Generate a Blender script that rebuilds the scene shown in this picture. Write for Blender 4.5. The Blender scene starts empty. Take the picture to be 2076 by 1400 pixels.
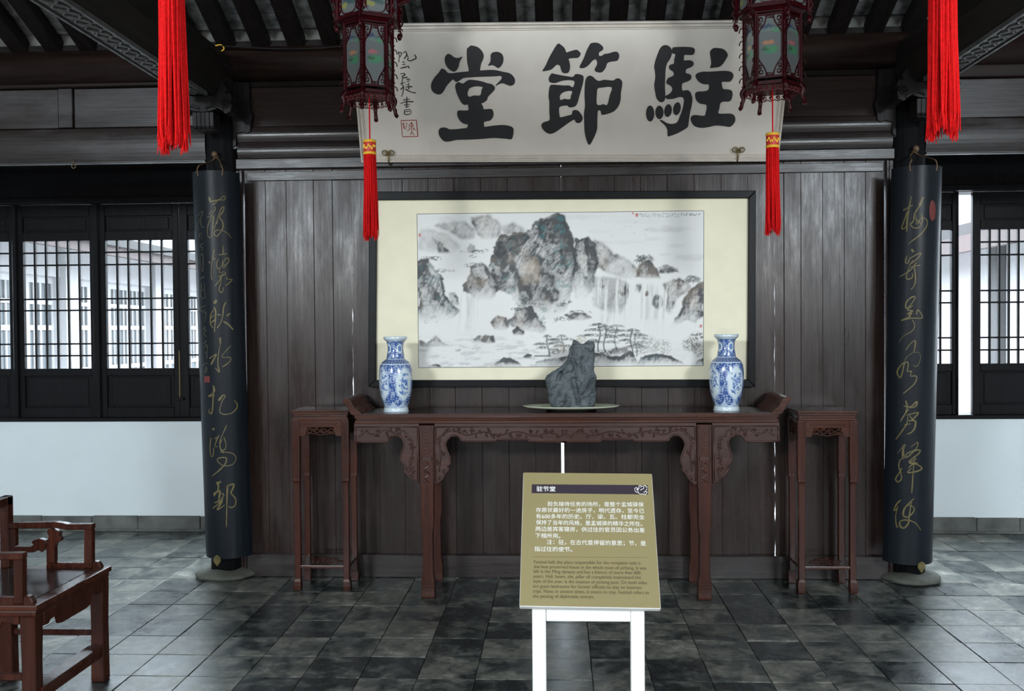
import bpy, bmesh, math, random
import numpy as np
from mathutils import Vector, Matrix

# ------------------------------------------------------------------ scene, camera, sky, lights
scene = bpy.context.scene
COL = scene.collection
random.seed(7)
RNG = np.random.default_rng(11)
W_PX, H_PX, F_PX = 2076, 1400, 1900.0
CAM = np.array([-0.0201, -5.6435, 1.5])
YAW, PITCH, ROLL = 0.04853, 0.01793, -0.00762


def cam_axes():
    f = np.array([-math.sin(YAW) * math.cos(PITCH), math.cos(YAW) * math.cos(PITCH), -math.sin(PITCH)])
    r = np.array([math.cos(YAW), math.sin(YAW), 0.0])
    u = np.cross(r, f)
    return f, math.cos(ROLL) * r + math.sin(ROLL) * u, -math.sin(ROLL) * r + math.cos(ROLL) * u


AX_F, AX_R, AX_U = cam_axes()
cam_data = bpy.data.cameras.new('camera')
cam_data.sensor_fit = 'HORIZONTAL'
cam_data.sensor_width = 36.0
cam_data.lens = F_PX * 36.0 / W_PX
cam_data.clip_start = 0.05
cam = bpy.data.objects.new('camera', cam_data)
COL.objects.link(cam)
M = Matrix.Identity(4)
for i in range(3):
    M[i][0], M[i][1], M[i][2], M[i][3] = AX_R[i], AX_U[i], -AX_F[i], CAM[i]
cam.matrix_world = M
scene.camera = cam

SKY = 22.0
world = bpy.data.worlds.new('daylight')
scene.world = world
world.use_nodes = True
wn = world.node_tree.nodes
wn['Background'].inputs['Color'].default_value = (0.80, 0.90, 1.0, 1)
wn['Background'].inputs['Strength'].default_value = SKY


def area(name, loc, target, sx, sy, watts, color, disk=False):
    ld = bpy.data.lights.new(name, 'AREA')
    ld.shape = 'DISK' if disk else 'RECTANGLE'
    ld.size = sx
    if not disk: ld.size_y = sy
    ld.energy = watts
    ld.color = color
    lo = bpy.data.objects.new(name, ld)
    lo.location = loc
    lo.rotation_euler = (Vector(target) - Vector(loc)).to_track_quat('-Z', 'Y').to_euler()
    COL.objects.link(lo)


# added area panels stand in for front door and high window daylight; two small spot lamps by the side beams
area('door_daylight_panel', (0, -9.85, 1.35), (0, 0, 1.9), 3.7, 2.4, 130.0, (0.93, 0.97, 1.0))
for sx in (-1, 1):
    area('window_daylight', (sx * 3.85, -9.85, 3.35), (sx * .4, 0, 1.6), 2.2, 0.6, 580.0, (0.82, 0.92, 1.0))
    area('spot_lamp', (sx * 2.45, -4.7, 2.22), (sx * .6, 0, 1.3), 0.30, 0, 26.0, (1.0, 0.95, 0.86), True)

vs = scene.view_settings
vs.view_transform = 'Standard'
vs.look = 'None'
vs.gamma = 1.0
vs.exposure = -0.05
vs.use_curve_mapping = False


# ------------------------------------------------------------------ helpers
def ray(x, y):
    return CAM, AX_F + AX_R * (x - W_PX / 2) / F_PX - AX_U * (y - H_PX / 2) / F_PX


def at(x, y, Y):
    o, d = ray(x, y)
    return o + d * (Y - o[1]) / d[1]


def atx(x, y, X):
    o, d = ray(x, y)
    return o + d * (X - o[0]) / d[0]


def on_plane(x, y, p, n):
    o, d = ray(x, y)
    return o + d * (np.dot(np.array(p) - o, n) / np.dot(d, n))


def sm(a, b, t):
    t = np.clip((t - a) / (b - a), 0, 1)
    return t * t * (3 - 2 * t)


def srgb(r, g, b):
    f = lambda c: (c / 255 / 12.92) if c <= 10 else ((c / 255 + 0.055) / 1.055) ** 2.4
    return (f(r), f(g), f(b))


class MB:
    """collects shapes of one mesh object"""

    def __init__(self):
        self.v, self.f, self.c = [], [], []

    def add(self, verts, faces, col=None):
        n = len(self.v)
        self.v += [tuple(map(float, p)) for p in verts]
        self.f += [tuple(n + i for i in q) for q in faces]
        if col is not None:
            self.c += list(col)
        return self

    def box(self, x0, x1, y0, y1, z0, z1):
        x0, x1 = min(x0, x1), max(x0, x1)
        y0, y1 = min(y0, y1), max(y0, y1)
        z0, z1 = min(z0, z1), max(z0, z1)
        p = [(x0, y0, z0), (x1, y0, z0), (x1, y1, z0), (x0, y1, z0), (x0, y0, z1), (x1, y0, z1), (x1, y1, z1), (x0, y1, z1)]
        return self.add(p, [(0, 3, 2, 1), (4, 5, 6, 7), (0, 1, 5, 4), (1, 2, 6, 5), (2, 3, 7, 6), (3, 0, 4, 7)])

    def stack(self, secs):
        """square sections (cx, cy, z, hx, hy) joined in a column"""
        n = []
        for cx, cy, z, hx, hy in secs:
            n += [(cx - hx, cy - hy, z), (cx + hx, cy - hy, z), (cx + hx, cy + hy, z), (cx - hx, cy + hy, z)]
        f = [(3, 2, 1, 0)]
        for k in range(len(secs) - 1):
            a = 4 * k
            for i in range(4):
                j = (i + 1) % 4
                f.append((a + i, a + j, a + 4 + j, a + 4 + i))
        a = 4 * (len(secs) - 1)
        f.append((a, a + 1, a + 2, a + 3))
        if secs[0][2] > secs[-1][2]:
            f = [q[::-1] for q in f]
        return self.add(n, f)

    def prism(self, pts, d, flip=False):
        """planar outline pts (3D) pushed along vector d"""
        n = len(pts)
        p = [np.array(q, float) for q in pts]
        d = np.array(d, float)
        nrm = sum((np.cross(p[i], p[(i + 1) % n]) for i in range(n)), np.zeros(3))
        if np.dot(nrm, d) > 0:
            p = p[::-1]
        return self.add(p + [q + d for q in p],
                        [tuple(range(n)), tuple(range(2 * n - 1, n - 1, -1))]
                        + [((i + 1) % n, i, n + i, n + (i + 1) % n) for i in range(n)])

    def tube(self, pts, r, seg=8, cap=True):
        P = [np.array(p, float) for p in pts]
        n = len(P)
        rr = r if hasattr(r, '__len__') else [r] * n
        prev = None
        v = []
        for i in range(n):
            t = P[min(i + 1, n - 1)] - P[max(i - 1, 0)]
            t = t / (np.linalg.norm(t) + 1e-12)
            if prev is None:
                a = np.array([0, 0, 1.0]) if abs(t[2]) < 0.9 else np.array([1.0, 0, 0])
            else:
                a = prev
            s = a - t * np.dot(a, t)
            s /= np.linalg.norm(s) + 1e-12
            prev = s
            w = np.cross(t, s)
            for k in range(seg):
                q = 2 * math.pi * k / seg
                v.append(P[i] + rr[i] * (math.cos(q) * s + math.sin(q) * w))
        f = []
        for i in range(n - 1):
            for k in range(seg):
                k2 = (k + 1) % seg
                f.append((i * seg + k, i * seg + k2, (i + 1) * seg + k2, (i + 1) * seg + k))
        if cap:
            f.append(tuple(range(seg - 1, -1, -1)))
            f.append(tuple((n - 1) * seg + k for k in range(seg)))
        return self.add(v, f)

    def lathe(self, prof, c=(0, 0), seg=32, sx=1.0, sy=1.0, cap=True):
        v, f = [], []
        for r, z in prof:
            for k in range(seg):
                q = 2 * math.pi * k / seg
                v.append((c[0] + sx * r * math.cos(q), c[1] + sy * r * math.sin(q), z))
        for i in range(len(prof) - 1):
            for k in range(seg):
                k2 = (k + 1) % seg
                f.append((i * seg + k, i * seg + k2, (i + 1) * seg + k2, (i + 1) * seg + k))
        if cap:
            f.append(tuple(range(seg - 1, -1, -1)))
            n = (len(prof) - 1) * seg
            f.append(tuple(n + k for k in range(seg)))
        return self.add(v, f)

    def ball(self, c, r, seg=8, ring=5, sc=(1, 1, 1)):
        v = [(c[0], c[1], c[2] - r * sc[2])]
        for i in range(1, ring):
            t = -math.pi / 2 + math.pi * i / ring
            for k in range(seg):
                q = 2 * math.pi * k / seg
                v.append((c[0] + sc[0] * r * math.cos(t) * math.cos(q), c[1] + sc[1] * r * math.cos(t) * math.sin(q), c[2] + sc[2] * r * math.sin(t)))
        v.append((c[0], c[1], c[2] + r * sc[2]))
        f = [(0, 1 + (k + 1) % seg, 1 + k) for k in range(seg)]
        for i in range(ring - 2):
            for k in range(seg):
                k2 = (k + 1) % seg
                f.append((1 + i * seg + k, 1 + i * seg + k2, 1 + (i + 1) * seg + k2, 1 + (i + 1) * seg + k))
        n = 1 + (ring - 2) * seg
        f += [(n + k, n + (k + 1) % seg, n + seg) for k in range(seg)]
        return self.add(v, f)

    def grid(self, P, closed=False, col=None):
        """P[i][j] grid of points"""
        n, m = len(P), len(P[0])
        f = []
        for i in range(n - 1):
            for j in range(m if closed else m - 1):
                j2 = (j + 1) % m
                f.append((i * m + j, i * m + j2, (i + 1) * m + j2, (i + 1) * m + j))
        return self.add([p for row in P for p in row], f, col)

    def mesh(self, name, bevel=0.0, smooth=False, seg=1, org=(0, 0, 0)):
        me = bpy.data.meshes.new(name)
        v = [(p[0] - org[0], p[1] - org[1], p[2] - org[2]) for p in self.v]
        me.from_pydata(v, [], self.f)
        if self.c:
            at_ = me.color_attributes.new('pigment', 'FLOAT_COLOR', 'POINT')
            arr = np.ones((len(v), 4), dtype=np.float32)
            arr[:, :3] = np.array(self.c, dtype=np.float32)
            at_.data.foreach_set('color', arr.ravel())
        if bevel > 0:
            bm = bmesh.new()
            bm.from_mesh(me)
            es = [e for e in bm.edges if len(e.link_faces) == 2 and e.calc_face_angle(0) > 0.5]
            bmesh.ops.bevel(bm, geom=es, offset=bevel, segments=seg, affect='EDGES', profile=0.6, clamp_overlap=True)
            bm.to_mesh(me)
            bm.free()
        if smooth:
            me.polygons.foreach_set('use_smooth', [True] * len(me.polygons))
        me.update()
        return me

    def build(self, name, m, parent=None, bevel=0.0, smooth=False, seg=1):
        org = origin_of(parent)
        me = self.mesh(name, bevel, smooth, seg, org)
        return put(name, me, m, parent)


def origin_of(o):
    p = Vector((0, 0, 0))
    while o is not None:
        p += o.location
        o = o.parent
    return tuple(p)


def put(name, me, m, parent=None, loc=None):
    o = bpy.data.objects.new(name, me)
    if m is not None and not me.materials:
        me.materials.append(m)
    COL.objects.link(o)
    if parent is not None:
        o.parent = parent
    if loc is not None:
        g = origin_of(parent)
        o.location = (loc[0] - g[0], loc[1] - g[1], loc[2] - g[2])
    return o


def tag(o, label=None, cat=None, group=None, kind=None):
    if label: o['label'] = label
    if cat: o['category'] = cat
    if group: o['group'] = group
    if kind: o['kind'] = kind
    return o


def thing(name, label, cat, loc=(0, 0, 0), group=None, kind=None):
    o = bpy.data.objects.new(name, None)
    o.empty_display_size = 0.1
    o.location = tuple(map(float, loc))
    COL.objects.link(o)
    return tag(o, label, cat, group, kind)


def struct(name, label=None, cat=None, loc=(0, 0, 0)):
    return thing(name, label, cat, loc, None, 'structure')


def dup(root, loc, rz=0.0, label=None):
    r = root.copy()
    COL.objects.link(r)
    r.location = loc
    r.rotation_euler = (0, 0, rz)
    if label: r['label'] = label
    for ch in list(root.children):
        c = ch.copy()
        COL.objects.link(c)
        c.parent = r
        for g in ch.children:
            d = g.copy()
            COL.objects.link(d)
            d.parent = c
    return r


def catmull(pts, n=6, closed=False):
    P = [np.array(p, float) for p in pts]
    m = len(P)
    out = []
    for i in range(m if closed else m - 1):
        if closed:
            a, b, c, d = P[(i - 1) % m], P[i], P[(i + 1) % m], P[(i + 2) % m]
        else:
            a, b, c, d = P[max(i - 1, 0)], P[i], P[i + 1], P[min(i + 2, m - 1)]
        for k in range(n):
            t = k / n
            out.append(0.5 * (2 * b + (c - a) * t + (2 * a - 5 * b + 4 * c - d) * t * t + (3 * b - a - 3 * c + d) * t ** 3))
    if not closed:
        out.append(P[-1])
    return out


def vnoise(x, y, seed):
    xi, yi = np.floor(x).astype(int), np.floor(y).astype(int)
    fx, fy = x - xi, y - yi
    fx, fy = fx * fx * (3 - 2 * fx), fy * fy * (3 - 2 * fy)

    def h(a, b):
        n = (a * 374761393 + b * 668265263 + seed * 974711) & 0x7fffffff
        n = ((n ^ (n >> 13)) * 1274126177) & 0x7fffffff
        return ((n ^ (n >> 16)) & 0xffff) / 65535.0
    return (h(xi, yi) * (1 - fx) + h(xi + 1, yi) * fx) * (1 - fy) + (h(xi, yi + 1) * (1 - fx) + h(xi + 1, yi + 1) * fx) * fy


def fbm(x, y, seed, octv=5, gain=.55):
    a, s, t = 1.0, 0.0, 0.0
    for o in range(octv):
        s = s + a * vnoise(x * 2 ** o, y * 2 ** o, seed + o * 17)
        t += a
        a *= gain
    return s / t


def ridged(x, y, seed, octv=5):
    a, s, t = 1.0, 0.0, 0.0
    for o in range(octv):
        s = s + a * (1 - np.abs(2 * vnoise(x * 2 ** o, y * 2 ** o, seed + o * 13) - 1))
        t += a
        a *= .6
    return s / t


# ------------------------------------------------------------------ materials
def new_mat(name):
    m = bpy.data.materials.new(name)
    m.use_nodes = True
    nt = m.node_tree
    return m, nt.nodes, nt.links, nt.nodes['Principled BSDF']


def plain(name, color, rough=0.5, metal=0.0, spec=0.5, noise=0.0, nscale=8.0, bump=0.0, coat=0.0):
    m, N, L, b = new_mat(name)
    b.inputs['Base Color'].default_value = (*color, 1)
    b.inputs['Roughness'].default_value = rough
    b.inputs['Metallic'].default_value = metal
    b.inputs['Specular IOR Level'].default_value = spec
    b.inputs['Coat Weight'].default_value = coat
    b.inputs['Coat Roughness'].default_value = 0.12
    if noise or bump:
        g = N.new('ShaderNodeNewGeometry')
        t = N.new('ShaderNodeTexNoise')
        t.inputs['Scale'].default_value = nscale
        t.inputs['Detail'].default_value = 6
        L.new(g.outputs['Position'], t.inputs['Vector'])
        if noise:
            mr = N.new('ShaderNodeMapRange')
            mr.inputs['From Min'].default_value = 0.3
            mr.inputs['From Max'].default_value = 0.7
            mr.inputs['To Min'].default_value = 1 - noise
            mr.inputs['To Max'].default_value = 1 + noise
            mx = N.new('ShaderNodeMix')
            mx.data_type = 'RGBA'
            mx.blend_type = 'MULTIPLY'
            mx.inputs[0].default_value = 1.0
            mx.inputs[6].default_value = (*color, 1)
            L.new(t.outputs['Fac'], mr.inputs['Value'])
            L.new(mr.outputs['Result'], mx.inputs[7])
            L.new(mx.outputs[2], b.inputs['Base Color'])
        if bump:
            bp = N.new('ShaderNodeBump')
            bp.inputs['Strength'].default_value = bump
            bp.inputs['Distance'].default_value = 0.01
            L.new(t.outputs['Fac'], bp.inputs['Height'])
            L.new(bp.outputs['Normal'], b.inputs['Normal'])
    return m


def wood(name, c1, c2, axis='z', rough=(0.3, 0.5), worn=None, worn_amt=0.0, bump=0.25, fine=45.0, spec=0.5, vary=0.25):
    """grain along an axis, per-object tone, patches of worn paler wood"""
    m, N, L, b = new_mat(name)
    g = N.new('ShaderNodeNewGeometry')
    oi = N.new('ShaderNodeObjectInfo')
    mul = N.new('ShaderNodeVectorMath')
    mul.operation = 'MULTIPLY'
    mul.inputs[1].default_value = {'x': (0.045, 1, 1), 'y': (1, 0.045, 1), 'z': (1, 1, 0.045)}[axis]
    off = N.new('ShaderNodeVectorMath')
    off.operation = 'ADD'
    L.new(g.outputs['Position'], mul.inputs[0])
    L.new(mul.outputs[0], off.inputs[0])
    rm = N.new('ShaderNodeMath')
    rm.operation = 'MULTIPLY'
    rm.inputs[1].default_value = 7.0
    L.new(oi.outputs['Random'], rm.inputs[0])
    L.new(rm.outputs[0], off.inputs[1])
    t = N.new('ShaderNodeTexNoise')
    t.inputs['Scale'].default_value = fine
    t.inputs['Detail'].default_value = 5
    t.inputs['Roughness'].default_value = 0.65
    t.inputs['Distortion'].default_value = 0.6
    L.new(off.outputs[0], t.inputs['Vector'])
    cr = N.new('ShaderNodeValToRGB')
    cr.color_ramp.elements[0].position = 0.32
    cr.color_ramp.elements[1].position = 0.7
    cr.color_ramp.elements[0].color = (*c1, 1)
    cr.color_ramp.elements[1].color = (*c2, 1)
    L.new(t.outputs['Fac'], cr.inputs['Fac'])
    col = cr.outputs['Color']
    t2 = N.new('ShaderNodeTexNoise')
    t2.inputs['Scale'].default_value = 6.0
    t2.inputs['Detail'].default_value = 7
    t2.inputs['Roughness'].default_value = 0.7
    mu2 = N.new('ShaderNodeVectorMath')
    mu2.operation = 'MULTIPLY'
    mu2.inputs[1].default_value = {'x': (0.25, 1, 1), 'y': (1, 0.25, 1), 'z': (1, 1, 0.25)}[axis]
    L.new(g.outputs['Position'], mu2.inputs[0])
    L.new(mu2.outputs[0], t2.inputs['Vector'])
    if worn is not None:
        wr = N.new('ShaderNodeMapRange')
        wr.inputs['From Min'].default_value = 0.5
        wr.inputs['From Max'].default_value = 0.75
        wr.inputs['To Max'].default_value = worn_amt
        L.new(t2.outputs['Fac'], wr.inputs['Value'])
        mx = N.new('ShaderNodeMix')
        mx.data_type = 'RGBA'
        L.new(wr.outputs['Result'], mx.inputs[0])
        L.new(col, mx.inputs[6])
        mx.inputs[7].default_value = (*worn, 1)
        col = mx.outputs[2]
    if vary:
        vr = N.new('ShaderNodeMapRange')
        vr.inputs['To Min'].default_value = 1 - vary
        vr.inputs['To Max'].default_value = 1 + vary
        L.new(oi.outputs['Random'], vr.inputs['Value'])
        mv = N.new('ShaderNodeMix')
        mv.data_type = 'RGBA'
        mv.blend_type = 'MULTIPLY'
        mv.inputs[0].default_value = 1
        L.new(col, mv.inputs[6])
        L.new(vr.outputs['Result'], mv.inputs[7])
        col = mv.outputs[2]
    L.new(col, b.inputs['Base Color'])
    rr = N.new('ShaderNodeMapRange')
    rr.inputs['From Min'].default_value = 0.3
    rr.inputs['From Max'].default_value = 0.7
    rr.inputs['To Min'].default_value = rough[0]
    rr.inputs['To Max'].default_value = rough[1]
    L.new(t2.outputs['Fac'], rr.inputs['Value'])
    L.new(rr.outputs['Result'], b.inputs['Roughness'])
    b.inputs['Specular IOR Level'].default_value = spec
    if bump:
        bp = N.new('ShaderNodeBump')
        bp.inputs['Strength'].default_value = bump
        bp.inputs['Distance'].default_value = 0.004
        L.new(t.outputs['Fac'], bp.inputs['Height'])
        L.new(bp.outputs['Normal'], b.inputs['Normal'])
    return m


def pigment(name, rough=0.6, spec=0.3, coat=0.0):
    m, N, L, b = new_mat(name)
    a = N.new('ShaderNodeAttribute')
    a.attribute_name = 'pigment'
    L.new(a.outputs['Color'], b.inputs['Base Color'])
    b.inputs['Roughness'].default_value = rough
    b.inputs['Specular IOR Level'].default_value = spec
    b.inputs['Coat Weight'].default_value = coat
    b.inputs['Coat Roughness'].default_value = 0.05
    return m


def slate(name):
    """old grey floor tiles: dark slate with chalky pale wear and green-black damp"""
    m, N, L, b = new_mat(name)
    g = N.new('ShaderNodeNewGeometry')
    oi = N.new('ShaderNodeObjectInfo')
    off = N.new('ShaderNodeVectorMath')
    off.operation = 'ADD'
    rm = N.new('ShaderNodeMath')
    rm.operation = 'MULTIPLY'
    rm.inputs[1].default_value = 0.55
    L.new(oi.outputs['Random'], rm.inputs[0])
    L.new(g.outputs['Position'], off.inputs[0])
    L.new(rm.outputs[0], off.inputs[1])
    t = N.new('ShaderNodeTexNoise')
    t.inputs['Scale'].default_value = 7.0
    t.inputs['Detail'].default_value = 11
    t.inputs['Roughness'].default_value = 0.68
    t.inputs['Distortion'].default_value = 0.25
    L.new(off.outputs[0], t.inputs['Vector'])
    ad = N.new('ShaderNodeMath')
    ad.operation = 'MULTIPLY_ADD'
    ad.inputs[1].default_value = 0.2
    L.new(oi.outputs['Random'], ad.inputs[0])
    L.new(t.outputs['Fac'], ad.inputs[2])
    cr = N.new('ShaderNodeValToRGB')
    e = cr.color_ramp.elements
    e[0].position, e[0].color = 0.38, (0.013, 0.016, 0.017, 1)
    e[1].position, e[1].color = 0.81, (0.25, 0.245, 0.215, 1)
    for p, c in ((0.53, (0.022, 0.028, 0.029, 1)), (0.556, (0.050, 0.058, 0.054, 1)), (0.625, (0.070, 0.078, 0.071, 1)), (0.648, (0.115, 0.118, 0.102, 1)), (0.72, (0.135, 0.136, 0.118, 1))):
        k = e.new(p)
        k.color = c
    L.new(ad.outputs[0], cr.inputs['Fac'])
    t3 = N.new('ShaderNodeTexNoise')
    t3.inputs['Scale'].default_value = 24.0
    t3.inputs['Detail'].default_value = 9
    t3.inputs['Roughness'].default_value = 0.75
    L.new(g.outputs['Position'], t3.inputs['Vector'])
    mr = N.new('ShaderNodeMapRange')
    mr.inputs['From Min'].default_value = 0.3
    mr.inputs['From Max'].default_value = 0.7
    mr.inputs['To Min'].default_value = 0.45
    mr.inputs['To Max'].default_value = 1.65
    L.new(t3.outputs['Fac'], mr.inputs['Value'])
    mx = N.new('ShaderNodeMix')
    mx.data_type = 'RGBA'
    mx.blend_type = 'MULTIPLY'
    mx.inputs[0].default_value = 1
    L.new(cr.outputs['Color'], mx.inputs[6])
    L.new(mr.outputs['Result'], mx.inputs[7])
    L.new(mx.outputs[2], b.inputs['Base Color'])
    rr = N.new('ShaderNodeMapRange')
    rr.inputs['From Min'].default_value = 0.4
    rr.inputs['From Max'].default_value = 0.9
    rr.inputs['To Min'].default_value = 0.24
    rr.inputs['To Max'].default_value = 0.5
    L.new(ad.outputs[0], rr.inputs['Value'])
    L.new(rr.outputs['Result'], b.inputs['Roughness'])
    bp = N.new('ShaderNodeBump')
    bp.inputs['Strength'].default_value = 0.35
    bp.inputs['Distance'].default_value = 0.004
    L.new(ad.outputs[0], bp.inputs['Height'])
    L.new(bp.outputs['Normal'], b.inputs['Normal'])
    return m


def glass_mat(name, tint=(0.96, 0.98, 0.98), refl=0.08):
    m = bpy.data.materials.new(name)
    m.use_nodes = True
    N, L = m.node_tree.nodes, m.node_tree.links
    N.remove(N['Principled BSDF'])
    tr = N.new('ShaderNodeBsdfTransparent')
    tr.inputs['Color'].default_value = (*tint, 1)
    gl = N.new('ShaderNodeBsdfGlossy')
    gl.inputs['Roughness'].default_value = 0.03
    mx = N.new('ShaderNodeMixShader')
    mx.inputs[0].default_value = refl
    L.new(tr.outputs[0], mx.inputs[1])
    L.new(gl.outputs[0], mx.inputs[2])
    L.new(mx.outputs[0], N['Material Output'].inputs['Surface'])
    return m


MT = dict(
    plank=wood('wall_plank_wood', (0.0135, 0.0072, 0.0058), (0.033, 0.0195, 0.0160), 'z', (0.20, 0.42), (0.055, 0.047, 0.046), 0.4, spec=0.25, vary=0.22),
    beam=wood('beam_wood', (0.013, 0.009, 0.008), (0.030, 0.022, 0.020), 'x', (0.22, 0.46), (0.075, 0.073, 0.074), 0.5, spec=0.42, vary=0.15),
    beamdark=wood('shaded_header_wood', (0.010, 0.0052, 0.0042), (0.024, 0.0135, 0.0105), 'x', (0.35, 0.55), spec=0.15, vary=0.1),  # darker copy of the beam wood, with the upper header's shade in its colour
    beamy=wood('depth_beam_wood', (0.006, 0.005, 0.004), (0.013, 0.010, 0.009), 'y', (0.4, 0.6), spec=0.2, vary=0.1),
    dark=wood('black_lacquer_wood', (0.006, 0.005, 0.005), (0.013, 0.011, 0.011), 'z', (0.3, 0.5), spec=0.12, vary=0.1),
    carvegrey=plain('grey_carved_edge', (0.055, 0.054, 0.050), 0.55, noise=0.4, nscale=30),
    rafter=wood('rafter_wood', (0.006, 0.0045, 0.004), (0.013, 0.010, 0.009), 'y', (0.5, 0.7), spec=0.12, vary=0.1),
    sash=wood('window_wood', (0.004, 0.004, 0.0048), (0.008, 0.0076, 0.0085), 'z', (0.35, 0.5), spec=0.12, vary=0.1),
    column=wood('column_lacquer', (0.006, 0.006, 0.0065), (0.014, 0.014, 0.015), 'z', (0.3, 0.45), spec=0.12, vary=0.05),
    rose=wood('rosewood', (0.022, 0.0055, 0.003), (0.060, 0.0155, 0.008), 'z', (0.22, 0.36), bump=0.08, spec=0.28, vary=0.1),
    rosex=wood('rosewood_long', (0.025, 0.0068, 0.0038), (0.072, 0.021, 0.0105), 'x', (0.2, 0.34), bump=0.08, spec=0.3, vary=0.1),
    rosetop=wood('rosewood_top', (0.010, 0.004, 0.003), (0.022, 0.009, 0.007), 'x', (0.12, 0.22), bump=0.05, vary=0.1),
    carve=wood('carved_rosewood', (0.028, 0.0105, 0.0075), (0.062, 0.025, 0.018), 'x', (0.28, 0.4), bump=0.08, spec=0.35, vary=0.1),
    board=wood('couplet_board_lacquer', (0.006, 0.0085, 0.012), (0.011, 0.014, 0.018), 'z', (0.32, 0.44), spec=0.16, bump=0.1, vary=0.05),
    tile=slate('old_floor_tile'),
    mortar=plain('floor_mortar', (0.045, 0.047, 0.042), 0.85, noise=0.4, nscale=30, bump=0.3),
    stone=plain('grey_stone', (0.105, 0.11, 0.10), 0.75, noise=0.45, nscale=7, bump=0.5),
    basestone=plain('column_base_stone', (0.075, 0.078, 0.062), 0.8, noise=0.3, nscale=9, bump=0.6),
    plaster=plain('white_plaster', (0.70, 0.76, 0.775), 0.8, noise=0.03, nscale=2.5, bump=0.08),
    brick=plain('grey_roof_brick', (0.115, 0.117, 0.115), 0.85, noise=0.75, nscale=16, bump=0.4),
    eave=plain('pale_eave_plaster', (0.14, 0.14, 0.125), 0.85, noise=0.4, nscale=14),
    cream=plain('plaque_cream', (0.64, 0.585, 0.525), 0.55, noise=0.05, nscale=5, bump=0.05),
    creamedge=plain('plaque_moulding', (0.56, 0.505, 0.44), 0.5, noise=0.12, nscale=12),
    ink=plain('black_ink', (0.010, 0.010, 0.011), 0.45, noise=0.2, nscale=60),
    inkgrey=plain('thin_ink', (0.03, 0.033, 0.033), 0.5),
    seal=plain('red_seal_paint', (0.30, 0.025, 0.02), 0.5),
    sealdark=plain('faded_red_seal', (0.13, 0.018, 0.014), 0.5),
    gold=plain('dull_gold_paint', (0.108, 0.086, 0.027), 0.5, metal=0.15, noise=0.3, nscale=40),
    goldfaint=plain('faint_gold_paint', (0.06, 0.054, 0.028), 0.5, metal=0.1, noise=0.3, nscale=40),
    brass=plain('old_brass', (0.22, 0.155, 0.06), 0.4, metal=0.7, noise=0.3, nscale=50),
    wire=plain('rusty_wire', (0.13, 0.08, 0.045), 0.6, metal=0.4),
    frame=plain('black_frame', (0.004, 0.005, 0.006), 0.4, spec=0.12, noise=0.3, nscale=20),
    red=plain('red_silk', (0.60, 0.008, 0.009), 0.8, spec=0.1, noise=0.2, nscale=120),
    redcap=plain('red_brocade', (0.50, 0.02, 0.012), 0.5),
    yellow=plain('gold_braid', (0.75, 0.42, 0.02), 0.45),
    lacq=plain('dark_red_lacquer', (0.034, 0.002, 0.004), 0.28, noise=0.3, nscale=18, spec=0.22),
    lacqred=plain('bright_red_lacquer', (0.085, 0.005, 0.007), 0.3),
    lglass=pigment('painted_lantern_glass', 0.15, 0.5),
    porcelain=pigment('blue_white_porcelain', 0.18, 0.5, 0.6),
    paint=pigment('ink_painting', 0.8, 0.15),
    silk=plain('cream_silk_mount', (0.80, 0.745, 0.56), 0.75, noise=0.035, nscale=9),
    rockm=plain('scholar_rock', (0.082, 0.096, 0.103), 0.62, spec=0.35, noise=0.4, nscale=22, bump=0.55),
    celadon=plain('celadon_dish', (0.42, 0.44, 0.33), 0.25, coat=0.4),
    white=plain('white_paint', (0.84, 0.82, 0.78), 0.45),
    olive=plain('olive_sign_print', (0.265, 0.22, 0.102), 0.55, noise=0.04, nscale=3),
    purple=plain('dark_purple_band', (0.035, 0.024, 0.036), 0.5),
    signwhite=plain('white_print', (0.86, 0.86, 0.82), 0.55),
    signbrown=plain('brown_print', (0.095, 0.068, 0.03), 0.55),
    glass=glass_mat('window_glass'),
    extwall=plain('courtyard_whitewash', (0.27, 0.258, 0.262), 0.85),
    extwood=plain('courtyard_grey_wood', (0.032, 0.029, 0.03), 0.7),
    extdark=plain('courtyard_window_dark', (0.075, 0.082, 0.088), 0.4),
    exteave=plain('courtyard_pink_eave', (0.040, 0.026, 0.025), 0.8),
    extroof=plain('courtyard_roof_tile', (0.035, 0.033, 0.033), 0.85),
    ground=plain('courtyard_paving', (0.42, 0.42, 0.42), 0.9, noise=0.15, nscale=3),
)

# ------------------------------------------------------------------ floor
TX0, TW, TY0, TD = -2.1418, 0.2514, -1.403, 0.262
floor = tag(MB().box(-5.0, 5.0, -10.0, 1.29, -0.2, -0.007).build('floor', MT['mortar']), kind='structure',
            label='old slate tiled hall floor with pale mortar joints', cat='floor')
tile_me = []
for k in range(3):
    g = 0.0013 + 0.0005 * k
    tile_me.append(MB().box(-TW / 2 + g, TW / 2 - g, -TD / 2 + g, TD / 2 - g, -0.02, 0.0).mesh('tile', 0.0016))
for me in tile_me: me.materials.append(MT['tile'])
cells = []
for i in range(-9, 27):
    for j in range(-16, 11):
        cx, cy = TX0 + TW * (i + 0.5), TY0 + TD * (j + 0.5)
        if abs(cx) > 4.85 or cy > 1.16: continue
        d = np.array([cx, cy, 0]) - CAM
        zc = d @ AX_F
        px, py = W_PX / 2 + F_PX * (d @ AX_R) / max(zc, .1), H_PX / 2 - F_PX * (d @ AX_U) / max(zc, .1)
        vis = zc > 1 and -60 < px < W_PX + 60 and py < H_PX + 40
        cells.append((0 if vis else 1, zc, cx, cy))
cells.sort()
fm = MB()
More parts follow.
